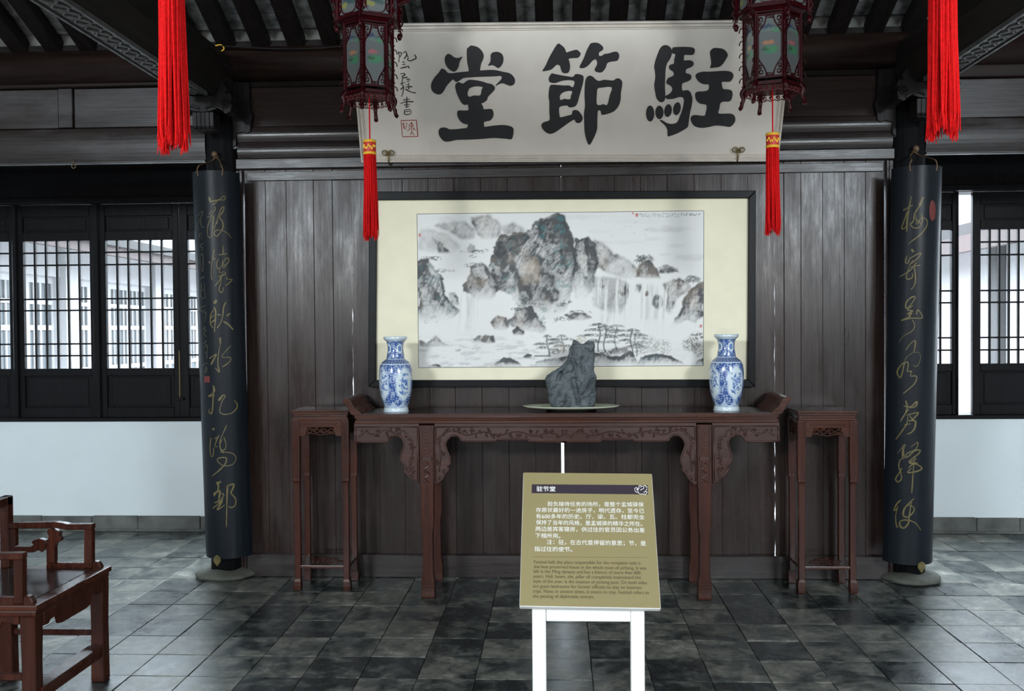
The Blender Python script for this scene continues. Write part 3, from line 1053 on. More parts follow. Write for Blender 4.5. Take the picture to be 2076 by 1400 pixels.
JIE_C = [(235, 480), (280, 488), (340, 500), (430, 515), (495, 522), (520, 495), (550, 487), (610, 500), (628, 530), (620, 600), (595, 690), (570, 780), (545, 860), (510, 890), (450, 898), (425, 875), (340, 888), (325, 930), (330, 990), (345, 1020), (430, 1000), (480, 985), (490, 945), (520, 930), (560, 940), (600, 985), (617, 1030), (600, 1075), (565, 1092), (530, 1080), (510, 1050), (440, 1090), (370, 1140), (300, 1190), (250, 1218), (200, 1223), (150, 1195), (115, 1150), (108, 1110), (140, 1080), (190, 1065), (210, 1040), (205, 950), (205, 830), (195, 760), (205, 660), (225, 622), (280, 620), (380, 628), (450, 628), (495, 650), (515, 600), (505, 570), (440, 562), (360, 570), (310, 588), (265, 598), (210, 585), (197, 545), (210, 510)]
JIE_CH = [(340, 745), (390, 705), (485, 697), (470, 760), (468, 790), (440, 800), (390, 793), (345, 808), (335, 780)]
JIE_D = [(700, 507), (740, 518), (780, 555), (820, 572), (880, 558), (960, 565), (1000, 565), (1030, 543), (1075, 545), (1105, 585), (1100, 650), (1088, 720), (1085, 800), (1060, 880), (1010, 940), (950, 970), (870, 990), (845, 980), (838, 945), (810, 935), (800, 980), (797, 1080), (795, 1160), (770, 1240), (735, 1310), (710, 1352), (685, 1352), (660, 1290), (640, 1200), (635, 1080), (632, 980), (645, 880), (640, 780), (640, 680), (648, 580), (665, 530)]
JIE_DH = [(800, 670), (850, 655), (975, 650), (950, 750), (920, 865), (870, 858), (830, 870), (790, 855), (790, 760)]
ZHU_A = [(330, 75), (375, 90), (410, 135), (412, 200), (385, 270), (350, 320), (330, 400), (325, 500), (320, 640), (325, 740), (320, 810), (290, 845), (245, 840), (205, 790), (190, 720), (175, 620), (190, 520), (185, 430), (175, 370), (190, 290), (220, 200), (255, 120), (290, 85)]
ZHU_B = [(440, 105), (520, 100), (620, 100), (700, 110), (725, 140), (715, 185), (690, 208), (620, 208), (582, 210), (578, 280), (620, 280), (670, 283), (705, 305), (705, 345), (670, 375), (610, 400), (602, 450), (640, 462), (675, 485), (672, 535), (620, 570), (560, 590), (548, 640), (560, 690), (620, 683), (660, 705), (680, 750), (692, 800), (680, 900), (660, 980), (645, 1080), (632, 1170), (600, 1205), (540, 1240), (470, 1275), (375, 1307), (355, 1300), (352, 1220), (320, 1160), (265, 1110), (250, 1085), (290, 1095), (340, 1125), (400, 1140), (450, 1135), (490, 1110), (520, 1040), (550, 960), (570, 880), (575, 810), (550, 780), (500, 780), (440, 800), (380, 805), (340, 800), (325, 765), (380, 735), (415, 690), (415, 650), (380, 615), (345, 600), (338, 570), (360, 525), (400, 505), (435, 485), (435, 440), (400, 415), (375, 385), (385, 345), (440, 325), (445, 270), (460, 200), (425, 190), (412, 160), (420, 120)]
ZHU_D = [(985, 115), (1060, 118), (1110, 130), (1150, 165), (1168, 210), (1145, 260), (1100, 330), (1050, 370), (990, 378), (930, 383), (945, 330), (938, 260), (928, 180), (945, 140)]
ZHU_E = [(760, 455), (830, 435), (900, 435), (1000, 430), (1110, 423), (1190, 430), (1235, 455), (1245, 500), (1220, 550), (1180, 572), (1090, 572), (1092, 625), (1110, 668), (1180, 675), (1225, 695), (1232, 750), (1215, 815), (1180, 838), (1100, 840), (1065, 870), (1055, 930), (1040, 995), (1120, 1002), (1200, 1000), (1250, 1020), (1272, 1070), (1255, 1130), (1200, 1178), (1120, 1170), (1010, 1160), (900, 1185), (800, 1193), (720, 1170), (680, 1120), (667, 1065), (690, 1030), (740, 1020), (850, 1030), (870, 990), (885, 920), (870, 878), (800, 868), (750, 830), (730, 780), (730, 730), (760, 705), (850, 700), (905, 680), (915, 640), (905, 605), (850, 605), (790, 580), (745, 530), (733, 485)]


def character(strokes, org, sc):
    """strokes: list of outline groups, each a single filled shape with holes, joined into one character"""
    objs = [filled(g, org, sc, MT['ink'], plq, 'character', .0014 + .0003 * i) for i, g in enumerate(strokes)]
    m = MB()
    for o in objs:
        m.add([tuple(v.co) for v in o.data.vertices], [tuple(p.vertices) for p in o.data.polygons])
        bpy.data.objects.remove(o)
    me = m.mesh('character')
    return put('character', me, MT['ink'], plq)


character([[TANG[0]], [TANG[1]], [TANG[2]], [TANG[3]], [TANG[4], TANG_H], [TANG[5]], [TANG[6]]], (860, 80), 6.365)
character([[JIE_A], [JIE_B], [JIE_C, JIE_CH], [JIE_D, JIE_DH]], (1080, 70), 6.087)
character([[ZHU_A], [ZHU_B], [ell(120, 1000, 56, 108)], [ell(245, 985, 55, 90)], [ell(362, 960, 50, 86, .15)], [ell(482, 935, 50, 88, .2)], [ZHU_D], [ZHU_E]], (1300, 80), 6.667)


def ribbon_px(m, pts, w, org, sc, surf, n=7, taper=0.45):
    """brush stroke in picture-scaled outline, laid on a surface function surf(px, py)"""
    c = catmull([(org[0] + x / sc, org[1] + y / sc) for x, y in pts], n)
    L = len(c)
    rows = []
    for i, p in enumerate(c):
        t = c[min(i + 1, L - 1)] - c[max(i - 1, 0)]
        t = t / (np.linalg.norm(t) + 1e-9)
        nrm = np.array([-t[1], t[0]])
        s = i / max(L - 1, 1)
        ww = w / sc / 2 * (1 - taper * (0.5 + 0.5 * math.sin(s * 5.3 + w)) * 0.8) * (0.55 + 0.45 * min(1, 6 * s + .3, 6 * (1 - s) + .3))
        a, b = p + nrm * ww, p - nrm * ww
        rows.append([surf(a[0], a[1]), surf(b[0], b[1])])
    m.grid(rows)


plane_surf = lambda o: (lambda x, y: on_plane(x, y, PO + PN * o, PN))
INS = [
    [([(120, 105), (135, 160), (130, 255)], 13), ([(120, 110), (165, 120), (155, 170), (135, 180)], 12), ([(185, 130), (225, 100), (240, 150), (200, 210)], 15), ([(230, 100), (262, 190), (250, 215), (290, 232), (340, 215), (375, 190), (350, 140)], 15)],
    [([(180, 248), (220, 250)], 13), ([(175, 285), (225, 280)], 11), ([(150, 340), (210, 325), (260, 310)], 16), ([(265, 300), (275, 340)], 15)],
    [([(150, 420), (200, 410), (215, 430), (170, 460)], 15), ([(170, 480), (255, 465)], 15), ([(190, 460), (175, 560), (195, 600), (150, 640)], 15), ([(150, 560), (220, 540)], 13), ([(200, 600), (185, 700), (165, 740)], 13)],
    [([(235, 500), (280, 490), (270, 520), (240, 525)], 13), ([(220, 605), (325, 598)], 15), ([(270, 540), (272, 640)], 15), ([(230, 570), (260, 575)], 11), ([(225, 630), (260, 655), (320, 680), (375, 688)], 18)],
    [([(245, 740), (240, 900)], 16), ([(190, 790), (290, 775)], 13), ([(150, 840), (230, 815), (340, 812)], 15), ([(200, 860), (290, 850)], 12), ([(220, 890), (280, 880)], 12), ([(215, 925), (215, 990), (295, 985), (290, 925), (215, 930)], 13), ([(220, 955), (285, 950)], 11)]]
for g in INS:
    m = MB()
    for i, (p, w) in enumerate(g): ribbon_px(m, p, w * 1.3, (790, 90), 7.0, plane_surf(.0012 + .0001 * i))
    m.build('small_character', MT['inkgrey'], plq)
m = MB()
for i, (p, w) in enumerate([([(160, 1080), (382, 1075)], 12), ([(380, 1072), (400, 1308)], 13), ([(402, 1306), (182, 1310)], 12), ([(182, 1312), (160, 1078)], 10),
                            ([(180, 1115), (215, 1185)], 9), ([(205, 1095), (200, 1185), (240, 1200)], 9), ([(245, 1105), (230, 1190)], 9), ([(310, 1100), (275, 1150), (335, 1160), (310, 1100)], 9),
                            ([(310, 1100), (312, 1240)], 9), ([(270, 1175), (285, 1200), (245, 1230)], 9), ([(330, 1180), (340, 1205), (375, 1215)], 9), ([(312, 1240), (295, 1285)], 10), ([(312, 1240), (350, 1285)], 10), ([(335, 1205), (360, 1180)], 8)]):
    ribbon_px(m, p, w, (790, 90), 7.0, plane_surf(.0012 + .0001 * i), taper=.1)
m.build('seal', MT['seal'], plq)
# two brass ruyi hooks holding the lower edge
for hx, hy in ((787, 312), (1497, 306)):
    m = MB()
    b = on_plane(hx, hy, PO + PN * .02, PN)
    z = lambda u, v, n=.0: b + PU * u + PV * v + PN * n
    k = 1 / 345
    for s in (-1, 1):
        sp = [z(s * (7.0 * k + (6.5 - 3.2 * q / 26) * k * math.cos(-.9 + q * .30) * -1), (2 + (6.5 - 3.2 * q / 26) * math.sin(-.9 + q * .30)) * k) for q in range(27)]
        m.tube(sp, 1.25 * k, 6)
    m.tube([z(0, 0), z(0, -12 * k), z(0, -22 * k, -.004), z(0, -24 * k, -.02), z(0, -24 * k, -.06)], 1.6 * k, 6)
    hk = thing('plaque_hook', 'brass double scroll hook at the %s lower edge of the cream plaque' % ('left' if hx < 1000 else 'right'), 'hook', b)
    m.build('scroll', MT['brass'], hk, 0, True)

# ------------------------------------------------------------------ couplet boards on the columns
BR = 0.142


def couplet(sg, label, top, bot, strokes, small, seals):
    (tx, ty, tY), (bx, by, bY) = top, bot
    T, B = np.array(at(tx, ty, tY + BR)), np.array(at(bx, by, bY + BR))
    k = (T - B) / (T[2] - B[2])
    g = thing('hanging_couplet_board', label, 'couplet board', B)
    n, rows = 64, []
    m = MB()
    for zz in np.linspace(B[2], T[2], 9):
        c = B + k * (zz - B[2])
        row = [(c[0] + BR * math.sin(a), c[1] - BR * math.cos(a), zz) for a in np.linspace(-1.42, 1.42, n)]
        row += [(c[0] + (BR - .016) * math.sin(a), c[1] - (BR - .016) * math.cos(a), zz) for a in np.linspace(1.42, -1.42, n)]
        rows.append(row)
    m.grid(rows, True)
    for rr, fl in ((0, 1), (len(rows) - 1, 0)):
        base = rr * 2 * n
        for j in range(n - 1):
            q = (base + j, base + j + 1, base + 2 * n - 2 - j, base + 2 * n - 1 - j)
            m.f.append(q[::-1] if fl else q)
    m.build('board', MT['board'], g, 0, False)

    def surf_r(off):
        def s(px, py):
            o, d = ray(px, py)
            R_ = BR + off
            e = o - B
            ax, bx_ = e[0] - k[0] * e[2], d[0] - k[0] * d[2]
            ay, by_ = e[1] - k[1] * e[2], d[1] - k[1] * d[2]
            A_, B_, C_ = bx_ ** 2 + by_ ** 2, 2 * (ax * bx_ + ay * by_), ax * ax + ay * ay - R_ * R_
            D_ = max(B_ * B_ - 4 * A_ * C_, 0)
            return o + d * ((-B_ - math.sqrt(D_)) / (2 * A_))
        return s
    for org, sc, ch in strokes:
        m = MB()
        for i, (p, w) in enumerate(ch): ribbon_px(m, p, w * 1.12, org, sc, surf_r(.0014 + .00008 * i))
        m.build('character', MT['gold'], g)
    for org, sc, ch in small:
        m = MB()
        for i, (p, w) in enumerate(ch): ribbon_px(m, p, w, org, sc, surf_r(.0014 + .00008 * i))
        m.build('small_character', MT['goldfaint'], g)
    for poly in seals:
        m = MB()
        (x0, y0), (x1, y1) = poly
        if x1 - x0 < y1 - y0 - 12:   # oval
            m.grid([[surf_r(.0012)((x0 + x1) / 2 + s * (x1 - x0) / 2 * math.sqrt(max(0, 1 - (2 * t - 1) ** 2)), y0 + (y1 - y0) * t) for s in (-1, 0, 1)] for t in np.linspace(0, 1, 13)])
        else:
            m.grid([[surf_r(.0012)(x0 + (x1 - x0) * s, y0 + (y1 - y0) * t) for s in (0, .5, 1)] for t in (0, .5, 1)])
        m.build('seal', MT['sealdark'], g)
    # wire loop and iron peg on the column
    m = MB()
    c = T + np.array([0, -BR * .55, 0])
    cx = CLX if sg < 0 else CRX
    pk = np.array([cx - .0, -.085, T[2] + .115])
    for s in (-1, 1):
        m.tube(catmull([pk, pk + [s * .03, -.02, -.03], T + [s * .062, -BR * .8, .035], T + [s * .075, -BR * .85, .005], T + [s * .07, -BR * .85, -.03]], 6), .0042, 6)
    m.build('hanging_wire', MT['wire'], g, 0, True)
    m = MB()
    m.tube([pk + [0, .03, 0], pk + [0, -.03, .0]], .013, 10)
    m.ball(pk + [0, -.03, .012], .019, 8, 6)
    m.build('peg', MT['wire'], g, 0, True)
    # small foot ornament
    f0 = B + np.array([(-.03 if sg < 0 else .035), -BR * .98, 0])
    m = MB()
    m.prism([f0 + [0, -.012, -.045], f0 + [.022, -.012, -.012], f0 + [.02, -.012, .012], f0 + [0, -.012, .026], f0 + [-.02, -.012, .012], f0 + [-.022, -.012, -.012]], (0, .01, 0))
    m.build('bracket_foot', MT['gold'], g, .003)
    return g


A1, A2, A3 = ((390, 380), 6.09), ((390, 590), 5.6), ((400, 770), 4.667)
LEFT = [
    (*A1, [([(205, 115), (225, 185)], 24), ([(215, 180), (260, 165), (330, 150), (385, 105), (405, 120), (395, 150), (330, 155)], 15), ([(310, 165), (265, 205), (245, 205)], 13), ([(270, 235), (285, 265), (250, 310), (215, 360), (180, 365)], 9), ([(235, 280), (205, 330)], 11), ([(250, 340), (200, 440), (185, 520), (190, 590), (215, 620), (238, 600), (245, 520), (255, 430), (265, 360)], 11), ([(260, 350), (255, 490), (270, 500), (300, 420)], 10), ([(380, 235), (350, 270), (320, 350), (300, 450)], 15), ([(350, 260), (390, 240), (380, 290), (335, 360), (370, 420), (378, 490), (340, 560), (305, 600), (275, 580), (270, 545), (310, 525), (380, 535), (440, 570), (480, 625)], 14)]),
    (*A1, [([(270, 760), (255, 850), (258, 890)], 17), ([(205, 915), (220, 930)], 20), ([(285, 870), (245, 910), (235, 1000), (232, 1080), (245, 1140)], 10), ([(380, 715), (378, 830)], 13), ([(325, 830), (430, 815)], 15), ([(330, 880), (300, 930), (315, 1000), (360, 970), (400, 890), (440, 870), (450, 905), (400, 975), (370, 990)], 12), ([(375, 890), (370, 960), (400, 950)], 11), ([(340, 1000), (335, 1050), (390, 1040), (410, 1070), (350, 1090), (320, 1105)], 11), ([(380, 1060), (330, 1150), (280, 1215)], 13), ([(360, 1100), (350, 1180), (330, 1250), (345, 1290), (370, 1290), (385, 1230)], 13), ([(430, 1095), (425, 1130), (490, 1135), (450, 1180), (405, 1210)], 12)]),
    (*A2, [([(275, 100), (245, 140)], 30), ([(245, 180), (265, 240), (255, 400), (250, 460)], 15), ([(240, 210), (210, 270), (205, 370), (240, 420)], 13), ([(215, 300), (265, 260)], 10), ([(210, 360), (260, 320)], 13), ([(280, 265), (330, 270)], 13), ([(380, 125), (355, 180), (345, 280), (320, 360), (280, 420)], 15), ([(430, 250), (390, 280)], 18), ([(350, 340), (410, 380), (465, 440)], 19)]),
    (*A2, [([(315, 525), (318, 600)], 20), ([(318, 600), (295, 720), (290, 830), (305, 915), (260, 870)], 12), ([(190, 765), (270, 715), (245, 770), (210, 835)], 17), ([(440, 615), (380, 680), (335, 745), (420, 750), (435, 780), (400, 820), (340, 860)], 11)]),
    (*A3, [([(150, 50), (160, 110), (105, 155), (165, 140)], 15), ([(155, 60), (150, 160), (145, 260), (135, 315), (110, 300), (120, 270)], 13), ([(245, 140), (200, 195)], 18), ([(235, 140), (265, 150), (235, 200), (215, 270), (215, 305), (260, 325), (325, 312), (370, 270), (378, 230), (350, 190)], 11)]),
    (*A3, [([(150, 455), (155, 475)], 26), ([(130, 545), (120, 640), (130, 715), (150, 715), (155, 640)], 10), ([(205, 520), (165, 620), (190, 630)], 10), ([(185, 540), (160, 560)], 9), ([(280, 425), (245, 500), (215, 580), (220, 650), (250, 690)], 11), ([(250, 540), (270, 600), (265, 650), (225, 670)], 10), ([(235, 560), (215, 600)], 11), ([(220, 680), (300, 685), (350, 705), (365, 750), (330, 800), (250, 810), (195, 770), (200, 740), (270, 735), (265, 790), (200, 860), (135, 910)], 11)]),
    (*A3, [([(180, 980), (225, 960)], 26), ([(200, 985), (195, 1040), (155, 1100)], 15), ([(150, 1080), (215, 1050), (200, 1140), (160, 1160)], 15), ([(210, 1060), (205, 1150), (250, 1090), (230, 1070)], 11), ([(240, 1110), (220, 1150), (145, 1215)], 15), ([(240, 1140), (190, 1225), (260, 1180)], 14), ([(285, 1000), (280, 1150), (275, 1390)], 15), ([(285, 1000), (345, 985), (330, 1040), (320, 1070), (360, 1120), (360, 1180), (325, 1205), (295, 1195)], 15)])]
LSMALL = [
    (*A1, [([(55, 355), (130, 290), (100, 380), (65, 450), (70, 515)], 10), ([(100, 390), (115, 480), (150, 490)], 10)]),
    (*A1, [([(90, 620), (85, 580), (110, 565), (115, 640)], 10), ([(140, 690), (100, 710), (110, 740), (130, 740), (115, 790)], 10)]),
    (*A1, [([(95, 850), (130, 825), (130, 1035), (100, 950), (95, 860)], 10), ([(90, 1130), (145, 1095), (120, 1130)], 10)]),
    (*A1, [([(115, 1180), (105, 1340), (160, 1360), (150, 1270), (150, 1180)], 10), ([(110, 1270), (150, 1260)], 8)]),
    (*A2, [([(160, 160), (85, 190), (110, 230), (150, 200)], 9), ([(120, 250), (155, 240), (140, 350)], 9)]),
    (*A2, [([(150, 400), (125, 430), (160, 440), (130, 480), (165, 520)], 10)]),
    (*A2, [([(165, 555), (135, 590), (165, 610)], 10), ([(135, 640), (170, 620), (165, 690), (135, 690)], 10), ([(165, 690), (165, 770)], 9)]),
    (*A2, [([(110, 850), (155, 815), (185, 830)], 9), ([(150, 850), (165, 880), (150, 930), (140, 900), (160, 870)], 10)])]
B1, B2, B3 = ((1790, 380), 5.385), ((1790, 600), 5.385), ((1790, 790), 4.667)
RIGHT = [
    (*B1, [([(310, 95), (285, 220), (265, 360), (260, 480)], 18), ([(220, 250), (325, 190)], 16), ([(275, 250), (235, 350), (205, 445), (240, 440), (265, 400)], 14), ([(440, 105), (400, 200)], 28), ([(400, 200), (350, 280), (330, 370), (300, 400), (340, 440), (400, 430), (430, 360), (420, 290)], 15), ([(345, 330), (420, 400)], 12), ([(365, 300), (370, 400), (420, 330), (470, 345), (485, 385), (460, 450), (400, 520), (320, 580), (280, 615)], 12)]),
    (*B1, [([(310, 670), (335, 705)], 24), ([(260, 745), (245, 815), (275, 820), (300, 770), (410, 715), (390, 760), (310, 830)], 15), ([(330, 790), (290, 850)], 11), ([(280, 870), (410, 845)], 11), ([(370, 810), (300, 900), (180, 975)], 13), ([(285, 880), (255, 970), (270, 1000), (320, 980), (320, 930)], 13), ([(345, 870), (355, 1000), (340, 1070), (305, 1115)], 15)]),
    (*B2, [([(350, 0), (300, 20), (255, 70), (250, 130), (290, 110), (340, 40), (355, 5)], 15), ([(325, 100), (270, 150), (325, 160), (270, 195), (320, 190)], 17), ([(300, 190), (285, 230), (200, 265), (310, 240), (430, 235), (385, 150), (365, 200)], 15), ([(320, 255), (345, 310), (335, 360), (295, 395), (220, 440), (175, 505)], 9)]),
    (*B2, [([(245, 595), (300, 520), (350, 485), (350, 550), (335, 615)], 12), ([(335, 615), (390, 615), (410, 670), (390, 740), (355, 770), (335, 750)], 6), ([(330, 615), (265, 660), (235, 710)], 6), ([(235, 720), (190, 760), (155, 830), (185, 890), (210, 840), (235, 735), (270, 720), (275, 770), (265, 820), (310, 820), (300, 870), (350, 870), (370, 885), (340, 960), (220, 1065)], 15)]),
    (*B3, [([(215, 100), (230, 160), (215, 210)], 14), ([(195, 150), (260, 160), (320, 110), (310, 155), (250, 170)], 13), ([(245, 180), (200, 240), (165, 300)], 12), ([(220, 240), (335, 215), (270, 290)], 12), ([(250, 240), (290, 290), (310, 300), (300, 360), (270, 400), (225, 420)], 13), ([(300, 290), (240, 290)], 11), ([(235, 250), (225, 320), (180, 390), (120, 470)], 12), ([(205, 330), (260, 320)], 10)]),
    (*B3, [([(135, 600), (210, 515), (195, 570), (200, 640), (165, 660), (150, 720), (170, 790), (175, 840), (140, 870), (120, 840), (150, 790), (180, 740)], 12), ([(190, 520), (185, 640)], 13), ([(265, 540), (330, 495), (310, 560), (230, 600), (215, 640), (250, 620), (300, 575), (350, 570), (340, 600), (290, 640), (240, 680)], 12), ([(320, 650), (250, 690), (330, 690)], 12), ([(300, 640), (285, 780), (280, 880), (272, 975)], 12), ([(240, 740), (290, 700), (350, 720), (365, 750), (300, 775), (235, 780), (270, 740)], 13)]),
    (*B3, [([(170, 1040), (130, 1080), (105, 1140), (140, 1120)], 14), ([(140, 1100), (120, 1200), (130, 1290), (145, 1290)], 12), ([(295, 1025), (240, 1080), (200, 1130), (195, 1190), (240, 1200), (290, 1150), (290, 1110), (240, 1090)], 14), ([(270, 1060), (250, 1180), (240, 1260), (200, 1305), (165, 1290), (160, 1250), (200, 1230), (270, 1240), (320, 1270), (360, 1330)], 14)])]
couplet(-1, 'curved black board with gold cursive writing on the left column', (441, 353, -.30), (468, 1121, -.25), LEFT, LSMALL, [((414, 762), (425, 775))])
couplet(1, 'curved black board with gold cursive writing on the right column', (1855, 343, -.30), (1836, 1133, -.25), RIGHT, [], [((1884, 405), (1897, 448))])

# ------------------------------------------------------------------ vases, rock and dish on the altar table
ZTAB = at(1149, 838, -.47)[2] + .0014


def vase(px, Yv, rot, seed, label):
    c = at(px, 830, Yv)
    z0 = ZTAB
    sc = 1 / 6.3625 * (abs(CAM[1] - Yv)) / F_PX
    prof = [(0, 1210), (158, 1210), (161, 1200), (158, 1168), (150, 1150), (158, 1120), (180, 1060), (200, 980), (212, 900), (217, 830), (217, 760), (213, 690), (204, 630), (192, 598), (184, 588), (170, 568), (135, 540), (118, 520), (110, 470), (102, 420), (101, 380), (106, 340), (118, 305), (138, 285), (152, 268), (151, 243), (140, 241), (125, 262), (95, 300)]
    pr = catmull(prof, 11)
    n, seg = len(pr), 280
    th = np.linspace(0, 2 * np.pi, seg, endpoint=False)
    z = np.array([(1210 - p[1]) for p in pr])
    r = np.array([max(p[0], 0) for p in pr])
    P = [[(c[0] + r[i] * sc * math.cos(t), c[1] + r[i] * sc * math.sin(t), z0 + z[i] * sc) for t in th] for i in range(n)]
    # pattern in blue on white
    TH, ZZ = np.meshgrid(th + rot, 1210 - z)          # ZZ in drawing rows
    RR = np.repeat(r[:, None], seg, 1)
    white, blue, mid = np.array([.58, .66, .70]), np.array([.022, .075, .30]), np.array([.16, .27, .50])
    S = TH * 200
    sw = np.sin(S * .105 + 2.2 * np.sin(ZZ * .085 + seed)) * np.sin(ZZ * .115 + 2.0 * np.sin(S * .06 + seed))
    sw2 = np.sin(S * .23 + 1.5 * np.sin(ZZ * .19)) * np.sin(ZZ * .25 + 1.7 * np.sin(S * .13))
    k = sm(.05, .4, sw * .7 + sw2 * .5)[..., None]
    col = blue * .9 * (1 - k) + (white * .62 + mid * .38) * k
    ph = (TH % (np.pi / 2)) - np.pi / 4                # four cartouches
    def lobed(cx, cz, rx, rz, a):
        d = np.sqrt((a / rx) ** 2 + ((ZZ - cz) / rz) ** 2)
        an = np.arctan2((ZZ - cz) / rz, a / rx)
        return d * (1 + .05 * np.cos(6 * an))
    body = (ZZ < 1120) & (ZZ > 600)
    d = lobed(0, 850, .54, 200, ph)
    rim = ((d < 1.10) & body)[..., None]
    col = np.where(rim, white * .8 + mid * .2, col)
    rim2 = ((d < 1.05) & (d > 1.0) & body)[..., None]
    col = np.where(rim2, mid, col)
    inn = ((d < 1.0) & body)[..., None]
    col = np.where(inn, white, col)
    # blossoms and birds inside
    rj = np.random.default_rng(seed)
    deco = np.zeros_like(ZZ)
    for q in range(4):
        a0 = q * np.pi / 2 + np.pi / 4
        aa = (TH - a0 + np.pi) % (2 * np.pi) - np.pi
        br = np.abs(aa - .22 * np.sin((ZZ - 700) * .011 + q)) < .022
        deco = np.maximum(deco, br & (ZZ > 720) & (ZZ < 1000))
        for _ in range(46):
            ca, cz, rad = rj.normal(.12 * math.sin(q), .2), rj.normal(830 + 40 * math.sin(q * 2), 85), rj.uniform(7, 22)
            dd = np.hypot((aa - ca) * 200, ZZ - cz)
            an = np.arctan2(ZZ - cz, (aa - ca) * 200)
            deco = np.maximum(deco, dd < rad * (.75 + .3 * np.cos(5 * an + cz)))
        bx, bz = -.22, 960
        deco = np.maximum(deco, (np.abs((aa - bx) * 200 + (ZZ - bz) * .8) + 3 * np.abs((aa - bx) * 200 * .8 - (ZZ - bz)) < 60))
    mk = ((deco > 0) & (d < .93) & body)[..., None]
    col = np.where(mk, blue * .6 + mid * .45, col)
    # lower lappets
    low = (ZZ >= 1060) & (ZZ < 1150)
    lp = np.abs(np.sin(TH * 4)) * 70 + 1065
    col = np.where((low & (ZZ > lp))[..., None], white * .6 + mid * .4, col)
    # shoulder band, neck
    sb = (ZZ > 530) & (ZZ < 592)
    sk = sm(.0, .3, np.sin(S * .32) * np.sin(ZZ * .2 + 1.3 * np.sin(S * .16)))[..., None]
    col = np.where(sb[..., None], blue * .75 * (1 - sk * .55) + white * .55 * sk, col)
    col = np.where(((ZZ > 588) & (ZZ < 602))[..., None], white, col)
    col = np.where(((ZZ > 526) & (ZZ < 533))[..., None], white, col)
    nk = (ZZ <= 526) & (ZZ > 300)
    dn = lobed(0, 395, .42, 62, ph)
    col = np.where((nk & (dn < 1.0))[..., None], white, col)
    col = np.where((nk & (dn < .62))[..., None], mid * .7 + blue * .3, col)
    rimw = (ZZ <= 300) | (ZZ >= 1155)
    spk = sm(.2, .5, np.sin(S * .5) * np.sin(ZZ * .6 + S * .2))[..., None]
    col = np.where(rimw[..., None], white * (1 - .22 * spk) + mid * .15 * spk, col)
    cc = col.reshape(-1, 3)
    m = MB()
    m.grid(P, True, cc)
    t = thing('vase', label, 'vase', (c[0], c[1], z0))
    m.build('body', MT['porcelain'], t, 0, True)
    return t


vase(803, -.30, .05, 3, 'blue and white porcelain vase standing on the left end of the altar table')
vase(1473, -.30, .35, 8, 'blue and white porcelain vase standing on the right end of the altar table')

# oval dish with dark foot
DY = -.30
dc = at(1158, 830, DY)
dsx = (1257 - 1060) / 2 * (abs(CAM[1] - DY)) / F_PX
dish = thing('dish', 'pale celadon oval dish on a low black foot under the grey rock', 'dish', (dc[0], DY, ZTAB))
MB().lathe([(.10, ZTAB), (.50, ZTAB), (.52, ZTAB + .004), (.52, ZTAB + .011)], (dc[0], DY), 40, dsx, .14).build('foot', MT['dark'], dish)
MB().lathe([(.2, ZTAB + .0112), (.70, ZTAB + .0125), (.92, ZTAB + .020), (1.0, ZTAB + .029), (.985, ZTAB + .031), (.90, ZTAB + .024), (.70, ZTAB + .0165), (.1, ZTAB + .0155)], (dc[0], DY), 64, dsx, .145).build('bowl', MT['celadon'], dish, 0, True)


